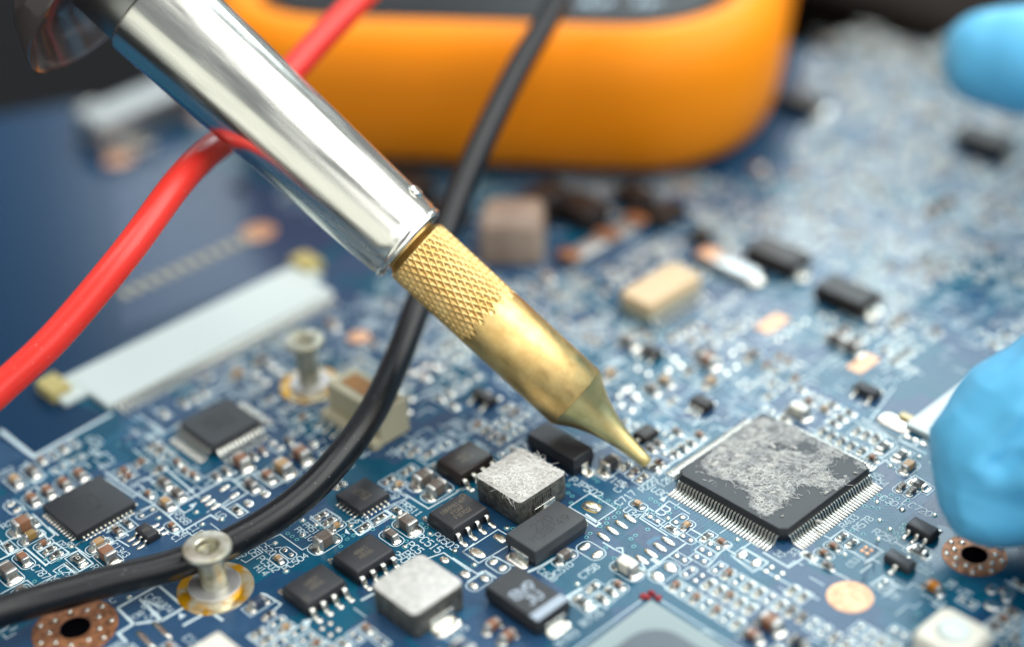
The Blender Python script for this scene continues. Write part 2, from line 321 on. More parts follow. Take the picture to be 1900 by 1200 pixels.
# two-terminal chips --------------------------------------------------------------------------------
SZ = {'0402': (1.0, .5, .5), '0603': (1.6, .8, .8), '0805': (2.05, 1.25, 1.2), '0402r': (1.0, .5, .33), '0603r': (1.6, .8, .45), '1206': (3.2, 1.6, 1.4)}
def fillet(mb, x_in, x_out, wy, h, mi, sgn):
    """solder climbing the end face of a terminal"""
    rings = []; n = 16
    for t, zz in ((0, h), (.22, h * .55), (.5, h * .26), (.8, h * .10), (1, 0.02)):
        xo = x_in + (x_out - x_in) * t; hy = wy * (1 + .34 * t * t); xi = x_in - .22 * (x_out - x_in) * 1.0
        cx, rx = (xo + xi - .3) / 2, (xo - xi + .3) / 2
        rings.append([(sgn * (cx + rx * math.copysign(abs(math.cos(a)) ** .7, math.cos(a))), hy * math.copysign(abs(math.sin(a)) ** .7, math.sin(a)), zz) for a in [6.2832 * i / n for i in range(n)]])
    if sgn < 0: rings = [list(reversed(r)) for r in rings]
    mb.loft(list(reversed(rings)), mi, False, True)
_c = {}
def chip2(size, body, fine=True):
    key = (size, body, fine)
    if key in _c: return _c[key]
    l, w, h = SZ[size]; l2, w2 = l / 2, w / 2; tl = l * .26; res = body == 'resbody'
    B = MB(); B.box(-l2 + tl * .8, l2 - tl * .8, -w2, w2, .06, h, 0, bev=.03 * h + .01)
    T = MB()
    e = .018 if not res else .008
    T.box(l2 - tl, l2, -w2 - e, w2 + e, .05, h + e, 0, bev=min(.14 * h + .02, .13))
    fillet(T, l2, l2 + .34 * w + .12, w2, h * (.62 if not res else .5), 1, 1)
    if res:
        B = MB(); B.box(-l2 + tl * .8, l2 - tl * .8, -w2, w2, .06, h * .8, 1); B.box(-l2 + tl * .85, l2 - tl * .85, -w2 + .01, w2 - .01, h * .8, h + .01, 0, bev=.02)
    T2 = MB(); T2.v = [(-x, -y, z) for x, y, z in T.v]; T2.f = T.f; T2.m = T.m
    if fine:
        r = (B.data('chip_body', [body, 'resside']), T.data('chip_terminal', ['term' if not res else 'solder', 'solder']), T2.data('chip_terminal', ['term' if not res else 'solder', 'solder']))
    else:
        A = MB(); A.place(B, 0, 0)
        for q in (T, T2):
            k = MB(); k.v, k.f, k.m = q.v, q.f, [i + 2 for i in q.m]; A.place(k, 0, 0)
        r = A
    _c[key] = r; return r
NM = {'capbrown': 'capacitor', 'captan': 'capacitor', 'capgrey': 'capacitor', 'capochre': 'capacitor', 'resbody': 'resistor', 'darkblue': 'diode', 'epoxy': 'diode', 'cream': 'capacitor', 'amber': 'diode'}
def outline(cx, cy, hx, hy, kind, w=.10):
    if kind == 'o': SILK.ribbon(rrect(cx, cy, hx, hy, min(hx, hy) * .8, 5), w, .020, closed=True)
    elif kind == 's': SILK.ribbon([(cx - hx, cy - hy), (cx + hx, cy - hy), (cx + hx, cy + hy), (cx - hx, cy + hy)], w, .024, closed=True)
def comp(t, x, y, d, size, body, out='o', label=None):
    l, w, h = SZ[size]; p = at(t, x, y, h)
    fine = chip2(size, body)
    rz = 0 if d == 'X' else math.pi / 2
    rz += random.uniform(-.03, .03)
    o = link(NM[body], fine[0], board, (p.x, p.y, 0), rz, label)
    for me in fine[1:]: link('terminal', me, o)
    COUNT[NM[body]] = COUNT.get(NM[body], 0) + 1
    a, b = (l / 2 + .34 * w + .35, w / 2 + .36)
    if d == 'Y': a, b = b, a
    occ(p.x, p.y, a, b)
    if out: outline(p.x, p.y, a, b, out)
    return o
def pad(x, y, rx, ry, h=.12, jit=.04, p=2.4): PADS.append((x, y, rx, ry, h, jit, p))
def pads(t, x, y, d, r=.27, gap=1.0, out='o', el=1.0):
    """a pair of unused solder pads"""
    p = at(t, x, y)
    for s in (-1, 1):
        if d == 'X': pad(p.x + s * gap / 2, p.y, r, r * el)
        else: pad(p.x, p.y + s * gap / 2, r * el, r)
    a, b = gap / 2 + r + .25, r * el + .25
    if d == 'Y': a, b = b, a
    occ(p.x, p.y, a, b)
    if out: outline(p.x, p.y, a, b, out)
def one(t, x, y, rx, ry, h=.14, jit=.05, p=2.6):
    q = at(t, x, y); pad(q.x, q.y, rx, ry, h, jit, p); occ(q.x, q.y, rx + .1, ry + .1)
def line(t, pts, w=.15, closed=False, z=.022):
    SILK.ribbon([tuple(at(t, *q)[:2]) for q in pts], w, z, closed=closed)
def label(t, x, y, txt, d='X', h=.88, w=None, flip=False):
    p = at(t, x, y); write(SILK, txt, p.x, p.y, h, (0 if d == 'X' else math.pi / 2) + (math.pi if flip else 0), .026, w)
    hx, hy = len(txt) * h * .42, h * .55
    if d == 'Y': hx, hy = hy, hx
    occ(p.x, p.y, hx, hy)

# gull-wing lead: local +X outward from the moulding, foot on the board
def gull(w, zt, reach, foot, th=.13, mi=0, solder=True, pad_out=.35, n=5):
    A = MB(); prof = [(-.15, zt), (.12 * reach + .05, zt), (.24 * reach + .06, zt * .86), (reach - foot - .08, zt * .2), (reach - foot + .05, th * .7 + .02), (reach - foot * .4, th * .5 + .02), (reach, th * .5 + .02)]
    up = []; lo = []
    for i, (x, z) in enumerate(prof):
        a = prof[max(0, i - 1)]; b = prof[min(len(prof) - 1, i + 1)]; tx, tz = b[0] - a[0], b[1] - a[1]; q = math.hypot(tx, tz); nx, nz_ = -tz / q, tx / q
        up.append((x + nx * th / 2, z + nz_ * th / 2)); lo.append((x - nx * th / 2, z - nz_ * th / 2))
    rings = []
    for u, l in zip(up, lo):
        e = w * .36
        rings.append([(u[0], -e, u[1]), (u[0], e, u[1]), ((u[0] * .7 + l[0] * .3), w / 2, (u[1] * .7 + l[1] * .3)), (l[0], w / 2, l[1]), (l[0], -w / 2, l[1]), ((u[0] * .7 + l[0] * .3), -w / 2, (u[1] * .7 + l[1] * .3))])
    A.loft(rings, mi, True, True)
    if solder:
        A.oval(reach - foot / 2 + pad_out / 2, 0, foot / 2 + pad_out, w * .62, th * .8, .02, mi + 1, 12, p=3.2)
    return A
def ic(name, cx, cy, hx, hy, h, leadsX, leadsY, pitch, lw, zt, reach, foot, body='epoxy', bev=.12, top=.12, z0=.1, lab=None, nleadY=None, po=.35, qfn=False, corner=0.0):
    """moulded body with leads on the X sides (leadsX per side) and Y sides; leads are children"""
    B = MB()
    if corner:
        def rg(d, z):
            a, b = hx - d, hy - d; c = corner
            return [(-a + c, -b, z), (a - c, -b, z), (a, -b + c, z), (a, b - c, z), (a - c, b, z), (-a + c, b, z), (-a, b - c, z), (-a, -b + c, z)]
        zm = (z0 + h) / 2
        B.loft([rg(.14, z0), rg(0, zm - .05), rg(0, zm + .05), rg(top, h - .06), rg(top + .07, h)], 0, True, True)
    else:
        zm = (z0 + h) * .5
        B.box(-hx + .06, hx - .06, -hy + .06, hy - .06, z0, zm, 0)
        B.box(-hx, hx, -hy, hy, zm, h, 0, bev=bev, top=top)
    o = link(name, B.data(name, [body], 30), board, (cx, cy, 0), 0, lab)
    if leadsX or leadsY:
        if qfn:
            g = MB(); g.box(-.22, .03, -lw / 2, lw / 2, .02, .26, 0); g.oval(.14, 0, reach, lw * .55, .12, .02, 1, 10, p=3.5)
        else: g = gull(lw, zt, reach, foot, th=min(.15, lw * .6), pad_out=po)
        me = g.data('lead', ['tin', 'solder'])
        for n_, ax in ((leadsX, 0), (leadsY, 1)):
            for i in range(n_ or 0):
                q = (i - (n_ - 1) / 2) * pitch
                for s in (-1, 1):
                    if ax == 0: link('lead', me, o, (s * (hx - .05), q, 0), 0 if s > 0 else math.pi)
                    else: link('lead', me, o, (q, s * (hy - .05), 0), s * math.pi / 2)
    occ(cx, cy, hx + (reach if leadsX else .2) + .3, hy + (reach if leadsY else .2) + .3)
    return o
def mark(o, lines, h, z, rz=0.0, mi='etch', dx=0, dy=0, w=None, lead=1.45, dot=None, adv=.78):
    A = MB(); n_ = len(lines)
    for k, t in enumerate(lines):
        off = ((n_ - 1) / 2 - k) * h * lead
        write(A, t, dx - off * math.sin(rz), dy + off * math.cos(rz), h, rz, z + .008, w, adv=adv)
    if dot: A.ring(dot[0], dot[1], dot[2] * .82, dot[2], z + .007)
    return link('marking', A.data('marking', [mi], 0), o)

# ---- the large square chip -------------------------------------------------------------------------
U30 = ic('integrated_circuit', 0, 0, 7.0, 7.0, 1.55, 32, 32, .4, .225, .82, 1.0, .40, corner=.62, top=.17, po=.60,
         lab='large square black chip with torn white paper residue on top')
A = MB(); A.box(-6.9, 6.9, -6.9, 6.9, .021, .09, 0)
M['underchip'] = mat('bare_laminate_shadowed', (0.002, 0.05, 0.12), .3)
link('under_chip_shade', A.data('under', ['underchip'], 0), U30)  # shade beneath the chip, put in as a darker laminate-coloured sheet

def torn(w_, poly_fn, z, step, seedv, mi, parent, name='paper_residue', thr=0.0, zamp=.03, lift=0.0):
    A = MB(); n_ = int(2 * w_ / step) + 1; idx = {}
    def H(x, y): return z + zamp * (0.5 + noise.noise(Vector((x * 2.1, y * 2.1, seedv)))) + lift
    def V(i, j):
        if (i, j) not in idx:
            x, y = -w_ + i * step + .3 * step * noise.noise(Vector((i * 3.1, j * 1.7, 2))), -w_ + j * step + .3 * step * noise.noise(Vector((i * 1.3, j * 2.7, 5)))
            idx[(i, j)] = len(A.v); A.v.append((x, y, H(x, y)))
        return idx[(i, j)]
    for i in range(n_ - 1):
        for j in range(n_ - 1):
            x, y = -w_ + (i + .5) * step, -w_ + (j + .5) * step
            if poly_fn(x, y) + .45 * noise.noise(Vector((x * .9, y * .9, seedv))) + .35 * noise.noise(Vector((x * 3, y * 3, seedv))) > thr:
                A.f.append((V(i, j), V(i + 1, j), V(i + 1, j + 1), V(i, j + 1))); A.m.append(0)
    return link(name, A.data(name, [mi], 0), parent)
# outline of the torn residue, read from the photograph
def polyfn(polys, holes=()):
    P = [[at('E', *q, 1.55).xy for q in p] for p in polys]; Hh = [[at('E', *q, 1.55).xy for q in p] for p in holes]
    def sd(x, y, p):
        c = Vector((x, y)); d = 1e9; ins = False; n_ = len(p)
        for i in range(n_):
            a, b = p[i], p[(i + 1) % n_]; ab = b - a; t = max(0, min(1, (c - a).dot(ab) / ab.length_squared)); d = min(d, (c - a - ab * t).length)
            if (a.y > y) != (b.y > y) and x < (b.x - a.x) * (y - a.y) / (b.y - a.y) + a.x: ins = not ins
        return d if ins else -d
    cache = {}
    def f(x, y):
        k = (round(x, 1), round(y, 1))
        if k not in cache: cache[k] = min([max(sd(k[0], k[1], p) for p in P)] + [-sd(k[0], k[1], p) for p in Hh] + [6.75 - abs(x), 6.75 - abs(y)])
        return cache[k]
    return f
inside = polyfn([[(300, 470), (330, 545), (440, 570), (505, 590), (560, 650), (590, 735), (665, 775), (755, 715), (800, 655), (865, 598), (950, 605), (1000, 640), (1115, 600), (1120, 565), (1040, 565), (1000, 490), (1110, 430), (1220, 520), (1230, 470), (900, 290), (740, 225), (560, 225), (420, 350)]],
                [[(660, 385), (700, 365), (830, 375), (900, 350), (960, 420), (840, 405), (700, 410)], [(1030, 455), (1110, 440), (1180, 520), (1120, 560), (1050, 540)]])
film = torn(6.85, inside, 1.556, .11, 3.3, 'residue', U30)
film['label'] = 'grey torn glue film on the big chip'
film['kind'] = 'stuff'
def fibres(n_, fn, z, L0, ang, r, name, parent, w_, spread=.9, mi='fibre', hz=.10):
    A = MB(); k = 0; tries = 0
    while k < n_ and tries < n_ * 12:
        tries += 1
        x, y = random.uniform(-w_, w_), random.uniform(-w_, w_)
        dens = .5 + noise.noise(Vector((x * .55, y * .55, 8)))
        if fn(x, y) < random.uniform(-.15, .5) or random.random() > dens * 1.25: continue
        a = ang + random.gauss(0, spread); l = L0 * random.uniform(.4, 1.6); P = []; m_ = 6; cv = random.gauss(0, 1.5)
        X, Y = x, y; zz = z + random.random() * hz * .4
        for i in range(m_):
            P.append((X, Y, zz + hz * .9 * math.sin(3.1416 * i / (m_ - 1)) * random.uniform(.2, 1)))
            X += math.cos(a) * l / m_; Y += math.sin(a) * l / m_; a += cv / m_ + random.gauss(0, .15)
        if abs(X) > w_ or abs(Y) > w_:
            if random.random() < .93: continue
        A.tube(P, r * random.uniform(.6, 1.3), 3, 0, False); k += 1
    o = link(name, A.data(name, [mi], 0), parent, kind='stuff'); return o
fibres(1250, inside, 1.59, .9, .75, .011, 'paper_fibres', U30, 6.8, 1.1)
fibres(240, lambda x, y: 1 if inside(x, y) > -1.1 else -1, 1.57, .5, .7, .012, 'paper_fibres', U30, 6.7, 1.5)
A = MB()
for tx, ty, s in (('E', 775, .0), ):
    pass
for X_, Y_, s in ((515, 435, .45), (690, 490, .38), (380, 480, .42), (700, 640, .30), (1000, 640, .22), (1105, 550, .20), (755, 770, .14), (1160, 530, .16), (700, 380, .35), (820, 390, .3)):
    q = at('E', X_, Y_, 1.6); A.oval(q.x, q.y, s * 1.2, s * .7, .10, 1.59, 0, 11, jit=.22, ang=random.random() * 3)
link('glue_crumbs', A.data('glue_crumbs', ['residue2'], 60), U30, kind='stuff')
q = at('F', 240, 395, .9); A = MB(); A.oval(0, 0, .35, .25, .25, .7, 0, 11, jit=.2); link('glue_crumb', A.data('glue_crumb', ['residue2'], 60), U30, (q.x, q.y, 0))

# ---- SO-8 transistors ------------------------------------------------------------------------------
def so8(cx, cy, lab, txt, ang, body='epoxy', dot=None):
    o = ic('integrated_circuit', cx, cy, 1.95, 2.42, 1.62, 4, 0, 1.27, .48, .85, 1.08, .5, body=body, bev=.16, top=.16, lab=lab, po=.22)
    mark(o, txt, .52, 1.62, ang, 'etch', dot=dot, w=.06); return o
so8(-18.58, -25.79, 'black eight-lead chip with engraved text, the sharpest one', ['18RP814M', 'FDAF', 'F8702'], -math.pi / 2 + math.pi, dot=(-1.3, 1.75, .3))
so8(-20.56, -42.19, 'black eight-lead chip nearest the lower left', ['4407', 'A826'], math.pi / 2, dot=(1.2, -1.8, .28))
so8(-20.56, -36.21, 'black eight-lead chip beside the pale square inductor', ['4841', 'A826'], math.pi / 2)
so8(-24.41, -19.61, 'blurred black eight-lead chip behind the furry inductor', ['4841', 'A812'], math.pi / 2, 'epoxybrown')

# ---- flat no-lead chips and the mid-left quad flat pack ----------------------------------------------
o = ic('integrated_circuit', -47.86, -50.09, 3.4, 3.45, .92, 12, 12, .5, .26, .3, .42, .3, qfn=True, body='epoxy', bev=.06, top=.02, z0=.1, lab='square black chip with silver edge pads at the left')
mark(o, ['8724', 'E12 L', '2N6'], .8, .92, math.pi / 2, 'etchdark', w=.1)
o = ic('integrated_circuit', -28.32, -30.09, 1.95, 1.95, .92, 6, 6, .55, .24, .3, .42, .3, qfn=True, body='epoxy', bev=.05, top=.02, z0=.1, lab='small square black chip behind the black cable')
mark(o, ['P51', '125', '8A4'], .5, .92, math.pi / 2, 'etch', w=.05)
o = ic('integrated_circuit', -48.95, -33.02, 3.25, 3.25, 1.5, 12, 12, .5, .22, .8, 1.25, .5, body='epoxygrey', corner=.3, top=.14, lab='blurred square black chip with leads on four sides')
mark(o, ['8512', 'NPCE'], 1.0, 1.5, math.pi / 2, 'etchdark', w=.12)
o = ic('integrated_circuit', -39.9, -48.3, 1.2, .72, .95, 0, 3, .85, .34, .45, .72, .35, bev=.1, top=.08, lab='small black five-lead part marked M1 above the black cable')
mark(o, ['M1'], .5, .95, math.pi / 2, 'etch', w=.06)
# ---- inductors ---------------------------------------------------------------------------------------
def inductor(cx, cy, hx, hy, h, lab, topm, fuzzy):
    B = MB(); z1 = h * .52
    rad_ = .5 if fuzzy else .7
    def rg(d, z, r=rad_):
        return [(x, y, z) for x, y in rrect(0, 0, hx - d, hy - d, r, 4)]
    B.loft([rg(.05, .15), rg(0, z1 - .02)], 0, True, False)
    B.loft([rg(0, z1 - .02), rg(.05, z1), rg(.0, z1 + .03), rg(.0, h - .12), rg(.05, h - .03)], 0)
    B.loft([rg(.05, h - .03), rg(.14, h)], 1, False, True)
    o = link('inductor', B.data('inductor', ['ferrite', topm], 35), board, (cx, cy, 0), 0, lab)
    T = MB(); T.box(-.12, .1, -1.4, 1.4, .1, h * .42, 0, bev=.04); T.oval(.55, 0, .9, 1.6, .22, .02, 1, 16, p=3.5, jit=.03)
    me = T.data('terminal', ['tin', 'solder'])
    for s in (-1, 1): link('terminal', me, o, (s * (hx + .02), 0, 0), 0 if s > 0 else math.pi)
    occ(cx, cy, hx + 1.0, hy + 1.2); return o
I1 = inductor(-16.72, -18.95, 3.3, 3.25, 3.0, 'dark square inductor with furry pale paper residue on top', 'residue2', True)
def in1(x, y):
    m_ = min(3.12 - abs(x), 3.08 - abs(y)); return m_ * 6 + .5 if m_ > 0 else -9
fibres(520, in1, 3.08, 1.0, .75, .017, 'paper_fibres', I1, 3.3, 1.0, hz=.2)
A = MB()
for k in range(46):                                           # loose hairs round the rim
    s = random.choice((0, 0, 1, 2)); u = random.uniform(-3.1, 3.1)
    x, y, dx_, dy_ = ((u, -3.1, 0, -1), (-3.1, u, -1, 0), (u, 3.1, 0, 1))[s] if s < 3 else (0, 0, 0, 0)
    l = random.uniform(.25, .95); P = []; cv = random.gauss(0, .6)
    for i in range(7):
        t = i / 6; P.append((x + dx_ * l * t * .55 + cv * t * t * (1 if dx_ == 0 else 0), y + dy_ * l * t * .55 + cv * t * t * (0 if dx_ == 0 else 1), 3.08 + (random.choice((-1, -1, 1)) if i == 0 else sg) * l * t * t * .7 if i else 3.08))
        if i == 0: sg = random.choice((-1.2, -.6, .9))
    A.tube(P, .016, 3, 0, False)
link('loose_hairs', A.data('loose_hairs', ['fibre'], 0), I1, kind='stuff')
A = MB()                                                      # split wedge on the right face, where the coil end shows
A.box(3.28, 3.36, -1.6, 1.1, .5, 2.75, 0, bev=.03)
for k in range(9): A.box(3.35, 3.42 + random.random() * .05, -1.5 + k * .29, -1.33 + k * .29, 1.5 + random.random() * .3, 2.7, 0)
link('coil_end', A.data('coil_end', ['ferrite'], 30), I1)
I2 = inductor(-12.04, -36.56, 3.15, 3.1, 3.0, 'dark square inductor with smooth pale top, nearest the bottom', 'ferritetop', False)

# ---- moulded tantalum / diode blocks -------------------------------------------------------------------
def block(cx, cy, hx, hy, h, d, lab, body='epoxygrey', lead_w=1.2, name='tantalum_capacitor', z0=.12):
    B = MB(); zm = h * .52
    B.loft([[(x, y, z) for x, y in rrect(0, 0, hx - o_, hy - o_, .16, 2)] for o_, z in ((.2, z0), (.02, zm - .04), (0, zm), (.02, zm + .05), (.14, h - .08), (.2, h))], 0, True, True)
    o = link(name, B.data(name, [body], 28), board, (cx, cy, 0), 0, lab)
    T = MB(); T.box(-.1, .12, -lead_w, lead_w, .1, zm * .95, 0, bev=.04); T.oval(.3, 0, .75, lead_w * 1.15, .14, .02, 1, 16, p=4)
    me = T.data('terminal', ['tin', 'solder'])
    for s in (-1, 1):
        if d == 'Y': link('terminal', me, o, (0, s * hy, 0), s * math.pi / 2)
        else: link('terminal', me, o, (s * hx, 0, 0), 0 if s > 0 else math.pi)
    occ(cx, cy, hx + (.9 if d == 'X' else .3), hy + (.9 if d == 'Y' else .3)); return o
o = block(-10.16, -21.87, 2.15, 3.6, 1.95, 'Y', 'grey-black moulded capacitor engraved 220')
mark(o, ['220', 'M38P49'], .95, 1.95, math.pi / 2, 'etchdark', w=.09, adv=.9, lead=1.25)
A = MB(); A.ring(-.95, 2.35, .52, .58, 1.957); link('moulded_mark', A.data('moulded_mark', ['dot'], 0), o); A = MB(); A.disc(1.15, -2.4, .52, 1.957); link('moulded_mark', A.data('moulded_mark', ['dot'], 0), o)
o = block(-4.61, -29.77, 3.6, 2.15, 1.95, 'X', 'blurred grey-black moulded capacitor with pale end band', 'epoxy')
mark(o, ['8W9', 'JU'], 1.15, 1.95, math.pi / 2, 'etchwhite', w=.2, dx=.2, lead=1.25)
A = MB(); A.box(2.35, 3.42, -1.97, 1.97, 1.93, 1.965, 0, bev=.01); link('polarity_band', A.data('polarity_band', ['etchwhite'], 0), o)
o = block(-18.6, -11.6, 3.5, 1.55, 2.2, 'X', 'black moulded diode directly under the brass tip', 'epoxy', .5, 'diode')
mark(o, ['B48'], .9, 2.2, math.pi / 2, 'etchdark', w=.1)
comp('a8', 550, 190, 'Y', '0805', 'epoxy', 's', 'small dark diode between the moulded diode and the tip')
# ---- more small black parts ------------------------------------------------------------------------------
def sot(t, x, y, hx, hy, h, nlx, nly, pitch, lab, body='epoxy', lw=.4, reach=.75):
    p = at(t, x, y, h)
    return ic('transistor', p.x, p.y, hx, hy, h, nlx, nly, pitch, lw, h * .45, reach, .35, body=body, bev=.1, top=.08, lab=lab, po=.2)
sot('b3', 1160, 190, 1.45, .8, 1.1, 0, 3, .95, 'small black six-lead part below the blue fingertip')
sot('b3', 930, 510, 1.45, .68, 1.0, 0, 1, 1.9, 'small black three-lead transistor near the lower right', 'epoxygrey', .5)
sot('b6', 1250, 425, 1.45, .7, 1.0, 0, 2, 1.9, 'blurred black transistor with two bright leads behind the chip')
sot('b5', 975, 370, 1.2, .8, 1.0, 0, 3, .65, 'blurred small black part behind the tip', 'epoxybrown', .3)
sot('b5', 350, 710, .9, 1.15, .9, 0, 1, 1, 'small black diode just right of the brass tip', 'epoxybrown')
sot('b7', 1290, 450, 1.45, .7, 1.0, 0, 2, 1.9, 'blurred brown-black transistor left of the brass cone', 'epoxybrown')
sot('G', 385, 600, 1.0, .6, .9, 2, 0, .7, None, 'epoxybrown'); sot('G', 140, 590, 1.2, .7, 1.0, 0, 2, 1.6, None, 'epoxybrown')
def quadblock(t, x, y, h, hx, hy, d, lab, body='epoxybrown', lw=.9):
    p = at(t, x, y, h); return block(p.x, p.y, hx, hy, h, d, lab, body, lw, 'diode')
quadblock('G', 1012, 325, 2.2, 3.4, 1.9, 'X', 'blurred black block with one bright terminal, right of the beige part')
quadblock('G', 705, 150, 2.3, 3.6, 2.0, 'X', 'blurred brown-black block farther back', 'epoxybrown')
quadblock('Z', 1487, 178, 2.2, 3.2, 1.9, 'X', 'far blurred dark block right of the multimeter')
quadblock('Z', 1828, 250, 2.2, 3.6, 2.0, 'X', 'far blurred dark block below the distant glove')

# ---- threaded posts ----------------------------------------------------------------------------------------
def post(x, y, h, lab, sc=1.0):
    A = MB(); A.ring(0, 0, 2.2 * sc, 3.72 * sc, .02, 0, 48, .16)
    o = link('threaded_post', A.data('solder_ring', ['gold']), board, (x, y, 0), 0, lab)
    n_ = 48
    def rev(prof, mi, name):
        B = MB(); B.loft([[(math.cos(6.2832 * i / n_) * r * sc, math.sin(6.2832 * i / n_) * r * sc, z) for i in range(n_)] for r, z in prof], 0)
        return link(name, B.data(name, [mi], 35), o)
    rev([(2.50, .1), (2.52, .62), (2.45, .72), (1.35, .74)], 'zincflat', 'flange')
    rev([(1.34, .7), (1.30, .9), (1.30, h - 1.0), (1.36, h - .75), (2.1, h - .62), (2.32, h - .5), (2.34, h - .16), (2.24, h - .02), (2.15, h), (1.25, h), (1.12, h - .1), (.98, h - .6)], 'zinc', 'post_body')
    prof = [(.98, h - .6)]
    for k in range(7): prof += [(.86, h - .75 - k * .42), (1.0, h - .96 - k * .42)]
    rev(prof + [(0.9, .8), (0.02, .78)], 'zinc', 'thread')
    occ(x, y, 3.8 * sc, 3.8 * sc); return o
post(-28.5, -48.15, 5.3, 'nickel threaded post on an amber stained solder ring, in front of the black cable')
pb = at('Z', 577, 715); post(pb.x, pb.y, 6.2, 'blurred nickel threaded post beside the beige connector', .93)

# ---- copper rings round screw holes -------------------------------------------------------------------------
def copper_ring(cx, cy, R1, R0, nd, lab):
    A = MB(); A.ring(0, 0, R0, R1, .02, 0, 44, .05); o = link('copper_ring', A.data('copper_ring', ['copper']), board, (cx, cy, 0), 0, lab)
    B = MB(); B.disc(0, 0, R0 - .02, .016, 0, 32); link('hole', B.data('hole', ['hole'], 0), o)
    D = MB(); D.oval(0, 0, .27, .27, .16, .07, 0, 10)
    me = D.data('solder_dot', ['solder'])
    for k in range(nd):
        rr = R0 + (R1 - R0) * (.75 if k % 2 else .36); a = 6.2832 * k / nd
        link('solder_dot', me, o, (math.cos(a) * rr, math.sin(a) * rr, 0))
    occ(cx, cy, R1, R1)
copper_ring(-33.7, -60.4, 4.0, 1.45, 18, 'copper ring with solder dots at the bottom left')
copper_ring(20.9, 3.9, 3.0, 1.25, 18, 'copper ring with solder dots below the blue fingertip')
p = at('b3', 420, 910); A = MB(); A.disc(0, 0, 2.15, .03, 0, 40); A.ring(0, 0, 1.35, 2.12, .034, 0, 40, .03)
link('copper_pad', A.data('copper_pad', ['copperpink']), board, (p.x, p.y, 0), 0, 'round pinkish bare copper pad at the lower right'); occ(p.x, p.y, 2.3, 2.3)
p = at('b3', 590, 440); A = MB()
for dx_, dy_ in ((.3, .3), (-.3, .3), (.3, -.3), (-.3, -.3)): A.oval(dx_, dy_, .24, .24, .05, .02)
link('copper_pad', A.data('copper_pad', ['copperpink']), board, (p.x, p.y, 0), 0, 'four tiny orange copper dots'); occ(p.x, p.y, .9, .9); outline(p.x, p.y, 1.0, 1.0, 's')
for t, x, y, hx, hy in (('b6', 1210, 185, 1.0, 1.9), ('G', 680, 480, 1.1, 2.0)):
    p = at(t, x, y); A = MB(); A.box(-hx, hx, -hy, hy, .01, .05); link('copper_pad', A.data('copper_pad', ['copperpink'], 0), board, (p.x, p.y, 0), 0, 'blurred rectangle of bare pink copper'); occ(p.x, p.y, hx, hy)

# ---- large foreground and background pieces ---------------------------------------------------------------------
# grey-green chip package at the bottom edge
p = at('b1', 805, 690, .9); A = MB(); A.box(p.x + 0, p.x + 26, p.y - 26, p.y, .05, .55, 0)
g = link('chip_package', A.data('chip_package', ['chipgreen'], 0), board, label='large grey-green chip package at the bottom edge')
A = MB(); q = at('b1', 850, 1085, 1.4); A.loft([[(x, y, z) for x, y in rrect(q.x + 3.4, q.y - 3.4, 5.2, 5.2, 3.2, 6)] for z in (.55, 1.0, 1.05)], 0, False, True); link('grey_slab', A.data('grey_slab', ['grey_slab'], 0), g)  # dark rounded slab raised on the package
OCC.append((p.x - 1.6, p.x + 30, p.y - 30, p.y + 1.6))
for k, (x, y, s) in enumerate(((745, 650, .55), (815, 615, .4), (880, 665, .4))):
    q = at('b1', x, y, .6); A = MB(); A.oval(0, 0, s * .9, s * .7, .35, .05, 0, 14, jit=.25); link('glue_spot', A.data('glue_spot', ['redglue']), board, (q.x, q.y, 0), label='red glue on the package corner' if k == 0 else None)
SILK.ribbon([(p.x - 1.0, p.y - 30), (p.x - 1.0, p.y + 1.0), (p.x + 30, p.y + 1.0)], .14, .02)
# cream connector at the bottom left
A = MB(); p = at('Z', 402, 1170, 3.2); A.box(0, 14, -4.6, 0, .1, 3.2, 0, bev=.2); link('connector', A.data('connector', ['cream'], 0), board, (p.x, p.y + .2, 0), label='cream plastic connector cut off by the bottom edge'); OCC.append((p.x - .5, p.x + 15, p.y - 5.2, p.y + .8))
# square white button-like part at the bottom right
p = at('F', 1090, 1100, 3); A = MB(); A.loft([[(x, y, z) for x, y in rrect(0, 0, 2.6 - o_, 2.6 - o_, .8, 4)] for o_, z in ((0, .1), (0, 2.6), (.3, 3.0))], 0, True, True)
o = link('push_button', A.data('push_button', ['cream'], 40), board, (p.x, p.y, 0), label='blurred cream square push button at the bottom right')
A = MB(); A.oval(0, 0, 1.5, 1.5, .6, 3.0, 0, 24); link('button_cap', A.data('button_cap', ['offwhite']), o); occ(p.x, p.y, 3, 3)
# beige connector with brown insert behind the black cable
p = at('H', 1570, 760, 4.2); A = MB(); A.box(-4.4, 4.4, -2.0, 2.0, .1, 4.2, 0, bev=.2)
o = link('connector', A.data('connector', ['beige'], 0), board, (p.x + 1.6, p.y + .6, 0), label='beige plastic connector with brown insert behind the black cable')
A = MB(); A.box(-3.2, 3.6, -.9, 1.1, 4.2, 4.3, 0); link('insert', A.data('insert', ['rust'], 0), o)
A = MB(); A.box(-4.6, 4.6, -3.2, -2.05, .1, 1.0, 0, bev=.1); link('foot', A.data('foot', ['beige'], 0), o); occ(p.x + 1.6, p.y, 5, 3.4)
g_ = gull(.35, .5, 1.1, .5); me = g_.data('lead', ['tin', 'solder'])
for k in range(6): link('lead', me, o, (-3.6 + k * 1.3, -3.2, 0), -math.pi / 2)
